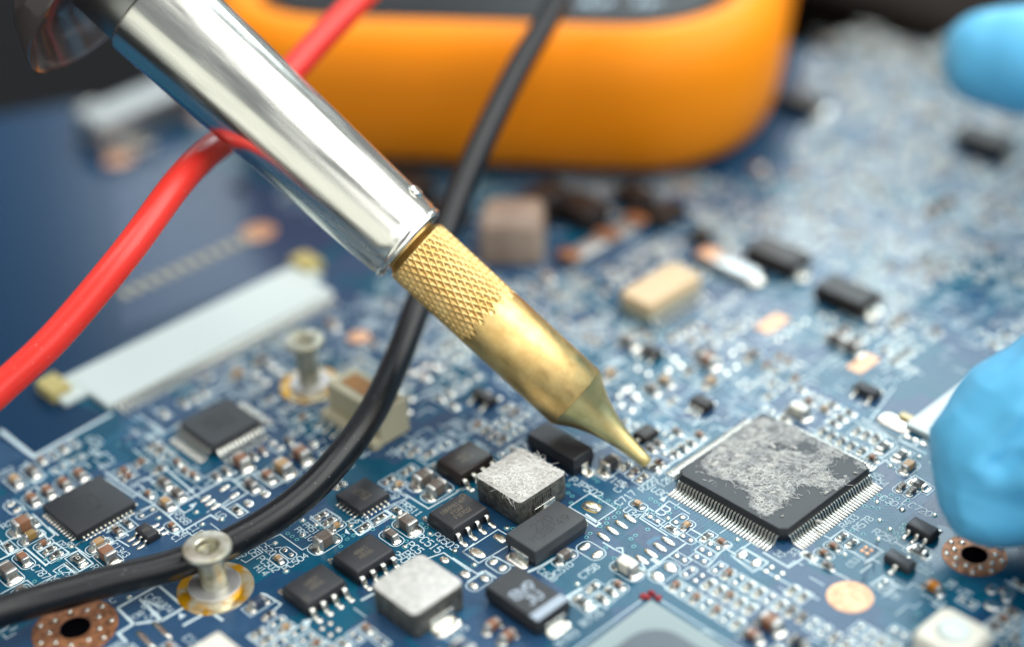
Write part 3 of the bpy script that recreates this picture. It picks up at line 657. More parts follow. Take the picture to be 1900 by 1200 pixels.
# long white ribbon-cable connector at the left
X0, X1, Y0, Y1 = -70.6, -61.6, -40.6, -6.3
A = MB(); A.box(X0 + 1.2, X1, Y0 + 1.4, Y1 - 1.2, .1, .75, 0, bev=.12); A.box(X0, X1 - 4.2, Y0 - 1.6, Y1 + .4, .1, .65, 0, bev=.12)
o = link('connector', A.data('connector', ['offwhite'], 0), board, label='long white flat connector running across the left')
for y_ in (Y0 - .9, Y1 + .6):
    A = MB(); A.box(X0 - .6, X0 + 3.2, y_ - 1.3, y_ + 1.3, .12, 1.5, 0, bev=.2); link('solder_tab', A.data('solder_tab', ['yellow'], 0), o)
me = gull(.30, .45, 1.3, .6).data('lead', ['tin', 'solder'])
for k in range(44): link('lead', me, o, (X1 - .05, Y0 + 2.4 + k * (Y1 - Y0 - 4.4) / 43, 0))
OCC.append((X0 - 3, X1 + 2.2, Y0 - 4, Y1 + 3))
# sand coloured oscillator
p = at('G', 182, 300, 2.6); A = MB(); A.loft([[(x, y, z) for x, y in rrect(0, 0, 2.5 - o_, 4.7 - o_, .9, 4)] for o_, z in ((.0, .2), (0, 1.5))], 1, True, False)
A.loft([[(x, y, z) for x, y in rrect(0, 0, 2.5 - o_, 4.7 - o_, .9, 4)] for o_, z in ((0, 1.5), (0, 2.3), (.25, 2.6))], 0, False, True)
o = link('crystal_oscillator', A.data('crystal_oscillator', ['sand', 'beige'], 40), board, (p.x, p.y, 0), label='blurred sand coloured block with a row of leads')
me = gull(.35, .7, 1.1, .5).data('lead', ['tin', 'solder'])
for k in range(9): link('lead', me, o, (2.45, -4.2 + k * 1.05, 0))
occ(p.x, p.y, 4.2, 5.2)
# taupe block in front of the meter
p = at('Z', 950, 375, 5.6); A = MB(); A.box(-3.8, 3.8, -3.8, 3.8, .1, 5.6, 0, bev=.9); o = link('electrolytic_block', A.data('electrolytic_block', ['taupe'], 40), board, (p.x + 1.5, p.y - 1.5, 0), math.radians(42), 'blurred taupe block standing in front of the orange multimeter'); occ(p.x, p.y, 6, 6)
for (x_, y_, a_, b_, c_) in ((1080, 372, 3.0, 2.2, 3.0), (1010, 352, 2.0, 3.0, 4.0), (1180, 352, 2.5, 1.6, 2.4), (830, 380, 2.2, 2.2, 3.0), (1235, 385, 1.6, 2.4, 2.0), (760, 330, 3, 2, 3.4), (1300, 430, 1.2, 1.2, 1.4)):
    p = at('Z', x_, y_, c_); A = MB(); A.box(-a_, a_, -b_, b_, .1, c_, 0, bev=.3); link('dark_block', A.data('dark_block', ['epoxybrown'], 40), board, (p.x, p.y, 0)); occ(p.x, p.y, a_ + .4, b_ + .4)
# spring contacts strip and metal clip
p = at('Z', 1120, 440, 1.2); A = MB(); A.box(-1.3, 1.3, -6.5, 6.5, .1, 1.2, 0, bev=.2); o = link('contact_strip', A.data('contact_strip', ['steelgrey'], 40), board, (p.x, p.y, 0), label='blurred metal contact strip with copper ends'); occ(p.x, p.y, 2, 7)
for y_ in (-6.0, .6, 5.8):
    A = MB(); A.box(-1.5, 1.5, -1.0, 1.0, 1.2, 1.7, 0, bev=.2); link('contact', A.data('contact', ['copper'], 40), o, (0, y_, 0))
p = at('G', 480, 205, 1.2); A = MB(); A.box(-4.4, 4.4, -1.4, 1.4, .1, 1.2, 0, bev=.3); o = link('fuse_clip', A.data('fuse_clip', ['steelgrey'], 40), board, (p.x, p.y, 0), label='blurred bright metal part with orange end'); occ(p.x, p.y, 5, 2)
A = MB(); A.box(-4.2, -1.6, -1.3, 1.3, 1.21, 1.5, 0, bev=.2); link('end_cap', A.data('end_cap', ['copperpink'], 40), o)
for dx_ in (4.2,):
    A = MB(); A.oval(0, 0, 1.5, 1.5, .8, .1); link('solder_joint', A.data('solder_joint', ['solder']), o, (dx_, 0, 0))
# white plate at right, half under the glove
a_, b_ = at('b4', 430, 300), at('b4', 800, 20)
A = MB(); A.box(a_.x, a_.x + 6.5, a_.y, a_.y + 15, .1, .7, 0, bev=.1); o = link('connector', A.data('connector', ['offwhite'], 0), board, label='flat white connector half hidden behind the blue fingertip'); OCC.append((a_.x - 5, a_.x + 9, a_.y - 1, a_.y + 17))
for x, y in ((455, 385), (535, 415), (615, 455)):
    q = at('b4', x, y); A = MB(); A.oval(0, 0, .42, .30, .14, .02, p=3); link('solder_pad', A.data('solder_pad', ['solder']), board, (q.x, q.y, 0))
q = at('b4', 340, 240); A = MB(); A.oval(0, 0, 2.1, 1.25, .25, .03, 0, 20, p=4); link('solder_pad', A.data('solder_pad', ['solder']), board, (q.x, q.y, 0), label='large bright solder pad beside the white connector')
q = at('b4', 450, 170, .6); A = MB(); A.box(-.8, .8, -.5, .5, .1, .6, 0, bev=.1); link('solder_tab', A.data('solder_tab', ['flux'], 0), board, (q.x, q.y, 0))
# far connectors at the top left
for (x, y, h, hx, hy, mm_, lab) in ((245, 185, 4.5, 3.4, 8.0, 'steelgrey', 'far blurred grey metal connector at the upper left'),):
    p = at('Z', x, y, h); A = MB(); A.box(-hx, hx, -hy, hy, .1, h, 0, bev=.6); link('connector', A.data('connector', [mm_], 0), board, (p.x, p.y, 0), 0, lab); occ(p.x, p.y, hx, hy)
for (x, y, s, mm_) in ((220, 295, 2.2, 'copperpink'), (262, 270, 2.0, 'solder'), (370, 215, 1.6, 'copperpink'), (480, 430, 2.3, 'copperpink'), (165, 200, 1.8, 'solder'), (440, 350, 1.2, 'hole'), (665, 625, 1.4, 'copperpink')):
    q = at('Z', x, y); A = MB(); A.oval(0, 0, s, s, .1, .03, 0, 20); link('copper_pad' if mm_ != 'solder' else 'solder_pad', A.data('pad', [mm_]), board, (q.x, q.y, 0)); occ(q.x, q.y, s, s)
me = MB(); me.box(-.9, .9, -.45, .45, .02, .12, 0, bev=.03); me = me.data('contact', ['beige'], 0)
a_, b_ = at('Z', 232, 545), at('Z', 455, 445)
for k in range(11): q = a_.lerp(b_, k / 10); link('contact', me, board, (q.x, q.y, 0))
OCC.append((min(a_.x, b_.x) - 1, max(a_.x, b_.x) + 1, a_.y - 1, b_.y + 1))

exec_parts = True
# ------------------------------------------------------------------ small parts seen in focus
for a in [
 ('a1', 265, 815, 'Y', '0805', 'capbrown', 'o', 'brown ceramic capacitor left of the square chip'), ('a1', 370, 975, 'Y', '0603', 'capochre', 'o'), ('a1', 525, 1085, 'Y', '0402', 'capbrown', 'o'),
 ('a2', 1090, 5, 'Y', '0603', 'captan', 'o'), ('a2', 1180, 105, 'X', '0805', 'capbrown', 'o', 'brown ceramic capacitor with a thick solder joint above the black cable'), ('a1', 1450, 935, 'X', '0402', 'capbrown', 'o'),
 ('a1', 385, 520, 'X', '0603', 'capbrown', 'o'), ('a1', 580, 425, 'X', '0603', 'capbrown', 'o'), ('a1', 780, 325, 'X', '0603', 'capbrown', 'o'), ('a1', 975, 215, 'X', '0603', 'capbrown', 'o'),
 ('a2', 870, 205, 'X', '0603r', 'resbody', 's', 'small black resistor printed with a white 0'), ('a2', 245, 170, 'X', '0603', 'capbrown', 'o'), ('a2', 75, 300, 'X', '0805', 'capgrey', 'o'),
 ('a2', 550, 95, 'Y', '0402r', 'resbody', 's'), ('a2', 625, 155, 'Y', '0402r', 'resbody', 's'), ('a2', 90, 60, 'X', '0402r', 'resbody', 's'), ('a2', 215, 530, 'Y', '0402', 'capgrey', 'o'), ('a2', 30, 640, 'Y', '0402', 'capgrey', 'o'),
 ('a3', 100, 1055, 'X', '0402', 'capbrown', 'o'), ('a3', 790, 1005, 'X', '0402', 'capbrown', 'o'), ('a3', 500, 610, 'X', '0402', 'capbrown', 'o'), ('a3', 710, 705, 'X', '0603', 'captan', 'o'),
 ('a3', 690, 455, 'X', '0603', 'capgrey', 's'), ('a3', 855, 590, 'X', '0603', 'capgrey', 's'), ('a3', 245, 985, 'X', '0402r', 'resbody', 's'),
 ('a3', 960, 320, 'X', '0402', 'capbrown', 's'), ('a3', 1060, 375, 'X', '0402', 'capbrown', 's'), ('a3', 860, 215, 'X', '0402', 'capbrown', 's'), ('a3', 1590, 820, 'X', '0402r', 'resbody', 's'),
 ('a3', 240, 390, 'Y', '0402', 'capbrown', 's'), ('a3', 180, 320, 'Y', '0402', 'capbrown', 's'), ('a3', 400, 215, 'Y', '0402', 'capbrown', 's'), ('a3', 1340, 390, 'X', '0402', 'capgrey', 's'), ('a3', 1460, 320, 'X', '0402', 'capgrey', 's'),
 ('a4', 310, 305, 'X', '0805', 'capbrown', None, 'blurred brown capacitor left of the black cable'), ('a4', 1050, 215, 'X', '0805', 'capbrown', None), ('a4', 825, 375, 'X', '0805', 'captan', 's', 'blurred tan capacitor left of the black cable'),
 ('a4', 640, 505, 'X', '0603', 'capbrown', 's'), ('a4', 430, 610, 'X', '0603', 'capgrey', 's'), ('a4', 270, 950, 'X', '0402r', 'resbody', 's'), ('a4', 575, 210, 'X', '0402', 'capbrown', None), ('a4', 460, 270, 'X', '0402', 'capgrey', None), ('a4', 900, 80, 'X', '0402', 'capgrey', None),
 ('a5', 1200, 275, 'Y', '0805', 'capgrey', 'o', 'grey-brown capacitor with tall silver ends beside PC504'), ('a5', 1355, 135, 'Y', '0402', 'captan', 'o'), ('a5', 1275, 85, 'Y', '0402r', 'resbody', 's'), ('a5', 1175, 20, 'Y', '0402r', 'resbody', 's'),
 ('a5', 640, 545, 'X', '0402', 'captan', 'o'), ('a5', 380, 1070, 'Y', '0603', 'darkblue', 's', 'blurred dark blue chip beside the amber ring'),
 ('a6', 690, 665, 'X', '0805', 'capgrey', 'o', 'brown capacitor with silver ends beside PC515'), ('a6', 510, 815, 'X', '0603', 'capgrey', 'o'), ('a6', 865, 165, 'Y', '0805', 'capgrey', 'o'), ('a6', 1015, 275, 'Y', '0805', 'capgrey', 'o'),
 ('a6', 585, 565, 'X', '0402r', 'resbody', 's'), ('a6', 395, 640, 'Y', '0402r', 'resbody', 's'), ('a6', 215, 745, 'Y', '0402r', 'resbody', 's'), ('a6', 490, 220, 'Y', '0402r', 'resbody', 's'), ('a6', 590, 265, 'Y', '0402', 'captan', 'o'), ('a6', 700, 110, 'Y', '0402r', 'resbody', 's'),
 ('a7', 1130, 235, 'Y', '0603', 'capgrey', 'o'), ('a7', 400, 940, 'Y', '0603', 'capbrown', None, 'blurred brown capacitor below the banded capacitor'), ('a7', 555, 1050, 'Y', '0603', 'capbrown', None), ('a7', 110, 1160, 'X', '0805', 'darkblue', None),
 ('a8', 865, 660, 'X', '0402', 'captan', 'o'), ('a8', 730, 245, 'Y', '0402r', 'resbody', 's'), ('a8', 820, 300, 'Y', '0402', 'capgrey', 'o'), ('a8', 915, 375, 'Y', '0402r', 'resbody', 's'), ('a8', 1110, 205, 'X', '0402', 'capbrown', 'o'), ('a8', 1045, 265, 'X', '0402r', 'resbody', 's'),
 ('a8', 1240, 945, 'X', '0402r', 'resbody', 's'), ('a8', 1400, 895, 'Y', '0402', 'captan', 'o'),
 ('b1', 215, 575, 'Y', '0402r', 'resbody', 's'), ('b1', 400, 615, 'X', '0402r', 'resbody', 's'), ('b1', 310, 690, 'X', '0402r', 'resbody', 's'), ('b1', 480, 540, 'X', '0402', 'capbrown', 'o'), ('b1', 115, 720, 'X', '0603r', 'resbody', 's'), ('b1', 565, 325, 'X', '0805', 'cream', 'o', 'cream capacitor between the moulded capacitors and the chip package'),
 ('b2', 170, 65, 'Y', '0402r', 'resbody', 's'), ('b2', 325, 110, 'X', '0402', 'capbrown', 'o'), ('b2', 820, 895, 'X', '0805', 'capbrown', None, 'blurred brown capacitor low at the right'), ('b2', 640, 1040, 'X', '0603', 'capbrown', None), ('b2', 1110, 1110, 'X', '0603', 'epoxy', None),
 ('b3', 340, 280, 'Y', '0402r', 'resbody', 's'), ('b3', 440, 345, 'Y', '0402r', 'resbody', 's'), ('b3', 260, 370, 'X', '0402', 'capbrown', 'o'), ('b3', 160, 440, 'X', '0402', 'capbrown', 'o'), ('b3', 1125, 425, 'X', '0603r', 'resbody', 's'), ('b3', 1270, 770, 'X', '0603', 'amber', None, 'orange amber glass diode'),
 ('b4', 470, 640, 'Y', '0603', 'captan', 'o', 'tan capacitor beside the blue fingertip'), ('b4', 400, 860, 'Y', '0402', 'capgrey', 'o'), ('b4', 505, 905, 'Y', '0402', 'capgrey', 'o'), ('b4', 580, 840, 'X', '0603r', 'resbody', 's'),
 ('b4', 210, 465, 'Y', '0603r', 'resbody', 's'), ('b4', 390, 545, 'Y', '0603r', 'resbody', 's'), ('b4', 110, 570, 'X', '0402', 'capbrown', 'o'), ('b4', 140, 370, 'Y', '0402r', 'resbody', 's'),
 ('b5', 490, 820, 'X', '0402', 'capgrey', 's'), ('b5', 410, 880, 'X', '0402', 'capgrey', 's'), ('b5', 860, 830, 'X', '0402r', 'resbody', 's'), ('b5', 770, 880, 'X', '0402r', 'resbody', 's'), ('b5', 680, 940, 'X', '0402r', 'resbody', 's'), ('b5', 955, 730, 'X', '0402', 'capbrown', 'o'), ('b5', 500, 1040, 'X', '0402', 'capbrown', 'o'), ('b5', 450, 1110, 'X', '0402r', 'resbody', 's'), ('b5', 700, 690, 'X', '0402', 'capgrey', 's'),
 ('b6', 560, 610, 'X', '0805', 'cream', 'o'), ('b6', 800, 850, 'Y', '0402r', 'resbody', 's'), ('b6', 890, 900, 'Y', '0402r', 'resbody', 's'), ('b6', 990, 950, 'Y', '0402r', 'resbody', 's'), ('b6', 1090, 1000, 'Y', '0402r', 'resbody', 's'), ('b6', 1195, 1050, 'Y', '0402r', 'resbody', 's'),
 ('b6', 1150, 850, 'Y', '0402r', 'resbody', 's'), ('b6', 1240, 885, 'Y', '0402r', 'resbody', 's'), ('b6', 1340, 935, 'Y', '0402r', 'resbody', 's'),
 ('G', 395, 620, 'X', '0805', 'capbrown', 's', 'blurred brown capacitor behind the brass cone'), ('G', 970, 525, 'X', '0805', 'capgrey', 's'), ('G', 1040, 560, 'X', '0805', 'capgrey', 's'), ('G', 40, 535, 'X', '0805', 'capgrey', 's'),
]: comp(*a)
q = at('a2', 870, 205, .46); A = MB(); A.ribbon([(-.2, -.15), (.2, -.15), (.2, .15), (-.2, .15)], .06, .478, closed=True); link('marking', A.data('marking', ['white'], 0), board, (q.x, q.y, 0))
# unused pad pairs
for a in [
 ('a1', 172, 672, 'X', .34, 1.3, 'o', 1.5), ('a3', 485, 872, 'Y', .28, 1.3, 'o'), ('a4', 510, 832, 'Y', .5, 2.1, None, 1.3), ('a4', 755, 180, 'X', .4, 1.3, None, 1.2), ('a5', 765, 500, 'X', .26, 1.0, 'o'),
 ('a7', 460, 370, 'X', .38, 1.3, 'o', 1.3), ('a7', 268, 545, 'Y', .38, 1.4, 'o', 1.3), ('a8', 1038, 857, 'X', .28, 1.0, 's'), ('a8', 1322, 865, 'Y', .28, 1.0, 'o'), ('a8', 1405, 1070, 'X', .26, 1.0, 'o'),
 ('b1', 940, 440, 'Y', .52, 1.75, 'o', 1.4), ('b1', 200, 225, 'X', .42, 1.7, 'o', 1.6), ('b1', 1104, 300, 'X', .27, .95, 's'), ('b2', 245, 178, 'X', .27, .95, 's'), ('b2', 160, 238, 'X', .27, .95, 's'), ('b2', 105, 312, 'X', .27, .95, 's'),
 ('b2', 605, 305, 'X', .46, 1.7, 's', 1.3), ('b2', 800, 415, 'Y', .28, .8, None), ('b2', 910, 478, 'Y', .28, .8, None), ('b3', 755, 778, 'Y', .26, .85, 's'), ('b5', 603, 995, 'X', .26, .95, 's'), ('b5', 595, 768, 'X', .26, .95, 's'), ('G', 45, 790, 'X', .45, 1.5, None, 1.2),
 ('b7', 680, 230, 'Y', .6, 1.9, None), ('b7', 800, 260, 'Y', .6, 2.2, None), ('F', 1390, 860, 'X', .5, 1.6, None, 1.3)]: pads(*a)
for a in [('a8', 770, 850, .86, .29), ('a8', 675, 918, .86, .29), ('a8', 575, 985, .86, .29), ('a8', 475, 1055, .86, .29), ('b1', 980, 130, .86, .29), ('b1', 895, 190, .86, .29), ('b1', 805, 255, .86, .29), ('b1', 715, 320, .86, .29),
          ('a3', 1210, 700, .3, .68), ('a3', 1268, 748, .3, .68), ('a3', 1330, 800, .3, .68), ('a3', 1445, 570, .3, .68), ('a3', 1565, 665, .3, .68), ('a7', 480, 100, .8, .5), ('a7', 248, 250, .95, .55), ('a7', 125, 465, .55, .45), ('a6', 1110, 1130, .55, .4),
          ('a4', 1210, 165, .6, .5), ('G', 240, 640, .55, .5), ('G', 215, 690, .5, .5), ('G', 270, 670, .5, .5), ('b5', 180, 240, .4, .4), ('b5', 50, 330, .4, .4), ('b5', 265, 365, .4, .4), ('b7', 830, 210, .7, .6), ('b7', 660, 255, .6, .55), ('b7', 760, 315, .6, .55), ('b7', 585, 630, .5, .5),
          ('Z', 1530, 205, 1.3, 1.2), ('Z', 1862, 288, 1.3, 1.2), ('G', 600, 250, 1.0, 1.0), ('Z', 1405, 310, 1.2, 1.2), ('G', 800, 220, 1.6, .9), ('G', 1125, 410, 1.5, .8), ('H', 1140, 715, .6, .6), ('H', 1210, 675, .6, .6), ('H', 1180, 745, .6, .6), ('H', 1245, 700, .6, .6),
          ('b8', 720, 770, .95, .28), ('b8', 760, 810, .95, .28), ('b8', 800, 850, .95, .28), ('b8', 530, 880, .95, .28), ('b8', 570, 925, .95, .28), ('b8', 610, 970, .95, .28), ('F', 1440, 850, .8, .6), ('F', 1340, 940, .7, .6)]: one(*a)
# the big solder blob of the jumper
q = at('a8', 350, 725); A = MB(); A.oval(0, 0, 1.05, .62, .42, .03, 0, 26, jit=.07, ang=.1); A.oval(0, 0, 1.14, .71, .05, .02, 1, 26, jit=.08, ang=.1)
link('solder_joint', A.data('solder_joint', ['solder', 'flux']), board, (q.x, q.y, 0), label='lumpy solder blob inside the white square'); occ(q.x, q.y, 2, 1.8)

# ---- round bumps and open vias
BUMPS = [('a5', 605, 385), ('a5', 945, 105), ('a5', 1110, 160), ('a5', 1535, 165), ('a5', 945, 290), ('a5', 740, 730), ('a6', 540, 655), ('a6', 65, 755), ('a6', 670, 985), ('a6', 950, 840), ('a6', 1225, 1030), ('a7', 22, 225), ('a7', 218, 370), ('a8', 1195, 850),
         ('a3', 1095, 870), ('a3', 630, 940), ('a3', 1170, 1020), ('a3', 1410, 960), ('a2', 430, 545), ('a2', 795, 85), ('b3', 722, 138), ('b3', 828, 228), ('b3', 710, 330), ('b3', 950, 30), ('b3', 1280, 85), ('b3', 370, 485), ('b2', 480, 115), ('T', 245, 478), ('b4', 285, 680), ('b4', 575, 585), ('b4', 150, 1045), ('b4', 405, 1125), ('b1', 60, 565), ('b8', 380, 430)]
A = MB(); A.oval(0, 0, .25, .25, .17, .02, 0, 12); A.ring(0, 0, .24, .34, .022, 1, 14); bm_ = A.data('solder_bump', ['solder', 'via'])
for t, x, y in BUMPS: q = at(t, x, y); link('solder_bump', bm_, board, (q.x, q.y, 0)); occ(q.x, q.y, .4, .4)
A = MB(); A.ring(0, 0, .11, .24, .024, 0, 14); A.disc(0, 0, .12, .021, 1, 12); vm = A.data('via', ['via', 'hole'], 0)
VIAS = [('a8', x, y) for x, y in ((530, 650), (590, 690), (650, 725), (645, 785), (600, 835), (520, 850), (512, 900), (440, 935), (330, 1015), (290, 1058), (1005, 632), (1058, 665), (1112, 695), (970, 970), (835, 1035), (785, 1075), (815, 1160), (1290, 728), (1213, 788), (1000, 770), (1055, 805), (370, 400), (415, 435), (85, 480), (85, 565), (130, 600), (450, 610), (445, 660), (120, 675))]
VIAS += [('a5', x, y) for x, y in ((760, 262), (815, 297), (872, 337), (1440, 290), (1570, 290), (1497, 330), (1180, 190), (1415, 420))] + [('a6', x, y) for x, y in ((850, 730), (905, 770), (310, 790), (95, 855), (25, 900), (685, 920), (485, 765))]
VIAS += [('b4', x, y) for x, y in ((170, 970), (220, 1002), (292, 970), (357, 1005), (105, 1012), (260, 1065), (155, 1108), (90, 1098), (25, 1083), (460, 1027), (605, 915))] + [('b3', x, y) for x, y in ((555, 275), (445, 240), (890, 265), (940, 215), (970, 265), (970, 178), (905, 305), (640, 5), (705, 15))] + [('a2', 655, 380), ('a2', 385, 468), ('a2', 650, 230), ('a2', 510, 225), ('b1', 350, 195), ('b1', 435, 300), ('a7', 610, 0)]
for t, x, y in VIAS: q = at(t, x, y); link('via', vm, board, (q.x, q.y, 0)); occ(q.x, q.y, .25, .25)

# ---- silkscreen lettering and outlines read from the photograph
for a in [
 ('a2', 455, 365, 'C787', 'X', 0.83), ('a2', 760, 380, 'C290', 'X', 0.83), ('a2', 530, 495, 'C286', 'Y', 0.83), ('a2', 1340, 120, 'C1343', 'X', 0.70), ('a2', 1075, 325, 'RT', 'X', 0.74), ('a2', 790, 55, '8', 'Y', 0.70), ('a2', 700, 60, 'CR2', 'X', 0.61),
 ('a5', 490, 440, 'PC520', 'X', 0.72), ('a5', 520, 640, 'PC502', 'X', 0.76), ('a5', 440, 720, 'H14', 'X', 0.76), ('a5', 320, 485, '705', 'X', 0.76), ('a5', 180, 520, 'R9', 'X', 0.76), ('a5', 855, 610, 'PC504', 'Y', 0.76), ('a5', 1050, 200, 'PR51', 'X', 0.68), ('a5', 970, 270, 'PR510', 'X', 0.68), ('a5', 855, 85, '01', 'X', 0.68), ('a5', 650, 210, 'PC506', 'Y', 0.72), ('a5', 1545, 110, '12', 'X', 0.64),
 ('a6', 735, 560, 'PR511', 'X', 0.77), ('a6', 940, 945, 'PC515', 'X', 0.90), ('a6', 780, 995, 'PC5', 'X', 0.85), ('a6', 710, 1075, 'PR', 'X', 0.81), ('a6', 620, 1100, '250', 'X', 0.81), ('a6', 1120, 925, 'PQ503', 'X', 0.85), ('a6', 95, 700, '12', 'X', 0.72), ('a6', 205, 680, '13', 'Y', 0.72), ('a6', 555, 430, '40', 'Y', 0.63),
 ('a8', 285, 505, 'PJP502', 'X', 0.90), ('a8', 600, 425, 'R7159', 'X', 0.85), ('a8', 680, 500, 'C79', 'Y', 0.77), ('a8', 725, 620, 'C717', 'Y', 0.85), ('a8', 800, 785, 'U34', 'X', 0.85), ('a8', 1110, 560, 'U30', 'X', 0.85), ('a8', 985, 475, 'R229', 'Y', 0.81), ('a8', 1170, 440, '128', 'Y', 0.81), ('a8', 1150, 765, 'B', 'X', 1.42),
 ('b3', 410, 145, 'R403', 'Y', 0.77), ('b3', 555, 165, 'R578', 'Y', 0.81), ('b3', 775, 300, 'R250', 'X', 0.85), ('b4', 560, 1105, 'LC720', 'X', 0.83), ('b4', 300, 1045, 'C301', 'X', 0.83), ('b4', 145, 780, '65', 'X', 0.83), ('b4', 205, 850, '64', 'X', 0.83),
 ('b2', 910, 260, '32', 'X', 0.72), ('b2', 1050, 240, '33', 'Y', 0.72), ('a3', 1070, 1065, 'C1', 'X', 0.77), ('a3', 960, 1130, 'R1', 'X', 0.77), ('a3', 860, 1190, 'C1', 'X', 0.77), ('a3', 1400, 905, 'U2', 'X', 0.77), ('a7', 1100, 420, 'PC510', 'Y', 0.72), ('a7', 960, 470, 'C688', 'X', 0.72), ('b1', 180, 430, 'C758', 'Y', 0.77),
 ('b8', 690, 480, 'C1355', 'X', 0.72), ('b8', 600, 520, 'R6', 'Y', 0.72), ('b8', 780, 520, 'C1374', 'X', 0.72), ('b8', 470, 640, 'R38', 'Y', 0.63), ('b8', 650, 640, 'C44', 'Y', 0.63), ('b3', 1170, 640, 'C22', 'X', 0.72), ('b3', 450, 560, 'C53', 'Y', 0.63), ('b3', 820, 870, 'C305', 'X', 0.72), ('F', 1160, 850, 'U7', 'X', 0.72), ('F', 1080, 800, 'D8', 'Y', 0.72), ('a2', 1255, 680, 'C', 'Y', 0.70)]: label(*a)
line('a8', [(95, 720), (330, 565), (620, 745), (395, 895)], .12, True)
line('a8', [(170, 770), (60, 640)][:0] or [(265, 850), (395, 935), (440, 905), (280, 800)], .25)
line('a8', [(740, 570), (830, 560)][:0] or [(880, 850), (985, 735), (1045, 770)], .12); line('a8', [(890, 850), (1190, 1040)], .16); line('a8', [(930, 780), (1375, 1110)], .12); line('a8', [(1060, 770), (1210, 655), (1440, 800)], .12); line('a8', [(1280, 715), (1325, 680)], .1)
line('b1', [(320, 140), (420, 200), (525, 255), (515, 195), (455, 200)], .16); line('b1', [(1160, 150), (760, 440), (690, 390)], .18); line('b1', [(690, 300), (760, 440), (1100, 700)], .2)
q = at('b1', 855, 330); SILK.box(q.x - .55, q.x + .55, q.y - .25, q.y + .25, .005, .03); q = at('a8', 395, 330); SILK.box(q.x - .8, q.x + .8, q.y - .22, q.y + .22, .005, .03)
def tri(t, P): SILK.add([(*at(t, *p)[:2], .03) for p in P], [(0, 1, 2)])
for T_ in (('a8', ((1185, 605), (1150, 665), (1095, 635))), ('a6', ((0, 830), (60, 845), (10, 780))), ('a3', ((1000, 780), (1105, 745), (1055, 820))), ('a3', ((780, 1125), (895, 1090), (870, 1160))), ('b8', ((960, 610), (1050, 640), (970, 690))), ('B', ((330, 1055), (390, 1040), (365, 1085)))):
    P = T_[1]; a = [at(T_[0], *p) for p in P]; cr = (a[1] - a[0]).cross(a[2] - a[0]).z
    tri(T_[0], P if cr > 0 else (P[0], P[2], P[1]))
line('a5', [(490, 350), (665, 272), (940, 465), (1005, 430)], .12); line('a5', [(60, 520), (135, 575), (160, 565)], .12); line('a5', [(180, 585), (240, 620), (450, 495), (320, 395)], .12); line('a5', [(525, 410), (600, 380)], .05); line('a5', [(600, 440), (680, 430)], .1)
line('a5', [(1040, 45), (1220, 190), (1410, 70), (1260, -20)], .14); line('a5', [(1530, 205), (1600, 250)], .3)
line('a6', [(60, 790), (155, 855), (520, 625), (440, 575)], .2); line('a6', [(255, 690), (340, 750)], .3); line('a6', [(560, 330), (930, 560), (1330, 330)], .16); line('a6', [(600, 380), (700, 440), (420, 560)], .12); line('a6', [(920, 730), (1210, 915)], .12); line('a6', [(1440, 945), (1310, 1040), (1440, 1120)], .12)
line('a6', [(870, 1130), (1100, 1050), (1400, 1260)], .14); line('a6', [(350, 380), (520, 330), (680, 400)], .12); line('a6', [(1240, 370), (1370, 320)], .3)
line('a7', [(100, 238), (458, 10), (560, 70)], .12); line('a7', [(100, 238), (265, 350), (570, 170)], .12); line('a7', [(0, 295), (250, 460), (310, 430)], .14); line('a7', [(150, 540), (330, 430), (440, 500)], .16); line('a7', [(390, 270), (620, 380)], .14); line('a7', [(760, 440), (900, 380), (1030, 300)], .3); line('a7', [(1309, 600), (1160, 690), (1309, 800)], .3)
line('a2', [(590, 350), (700, 280), (720, 290)], .12); line('a2', [(590, 350), (650, 385), (385, 520), (300, 455), (0, 610)], .12); line('a2', [(680, 210), (870, 125), (1035, 265), (860, 370), (720, 260)], .14); line('a2', [(720, 260), (895, 430)], .3); line('a2', [(410, 140), (600, 35), (770, 145), (550, 255)], .14, True); line('a2', [(500, 190), (690, 90)], .14); line('a2', [(0, 225), (280, 95), (510, 290), (560, 250)], .22)
line('a2', [(830, 80), (960, 0)], .14); line('a2', [(830, 80), (1000, 200), (1060, 170)], .14); line('a2', [(1210, 60), (1310, 5), (1440, 80)], .14); line('a2', [(1160, 330), (1060, 370)], .14); line('a2', [(130, 240), (10, 320)][:0] or [(0, 10), (90, 165), (200, 105)], .14)
line('L', [(0, 560), (40, 590), (250, 790), (160, 860)], .16); line('L', [(460, 920), (1200, 520)], .16); line('L', [(810, 160), (1130, 370), (1200, 300)], .16); line('L', [(0, 780), (100, 740), (330, 1060)], .16)
line('a3', [(0, 400), (290, 600), (560, 760), (770, 930), (940, 1090), (1270, 900), (1400, 980)], .2); line('a3', [(480, 440), (780, 620), (900, 770), (760, 910)], .2); line('a3', [(880, 780), (1200, 600), (1600, 360)], .22); line('a3', [(690, 310), (1060, 620)], .2); line('a3', [(1600, 640), (1380, 800)], .2); line('a3', [(200, 930), (560, 780)], .16)
line('a4', [(0, 620), (200, 590), (400, 760), (90, 940), (0, 880)], .2); line('a4', [(220, 600), (520, 500), (700, 700)], .2); line('a4', [(440, 520), (700, 700), (960, 560), (760, 440)], .2); line('a4', [(100, 940), (250, 1040)], .2)
line('b2', [(0, 0), (1100, 620), (1309, 720)], .18); line('b2', [(300, 50), (380, 0)], .12); line('b2', [(520, 210), (620, 140), (700, 190)], .16); line('b2', [(740, 240), (1000, 395), (1160, 290), (1309, 370)], .22); line('b2', [(440, 290), (560, 210), (790, 350), (640, 440)], .16, True); line('b2', [(430, 160), (310, 240), (170, 400)], .14)
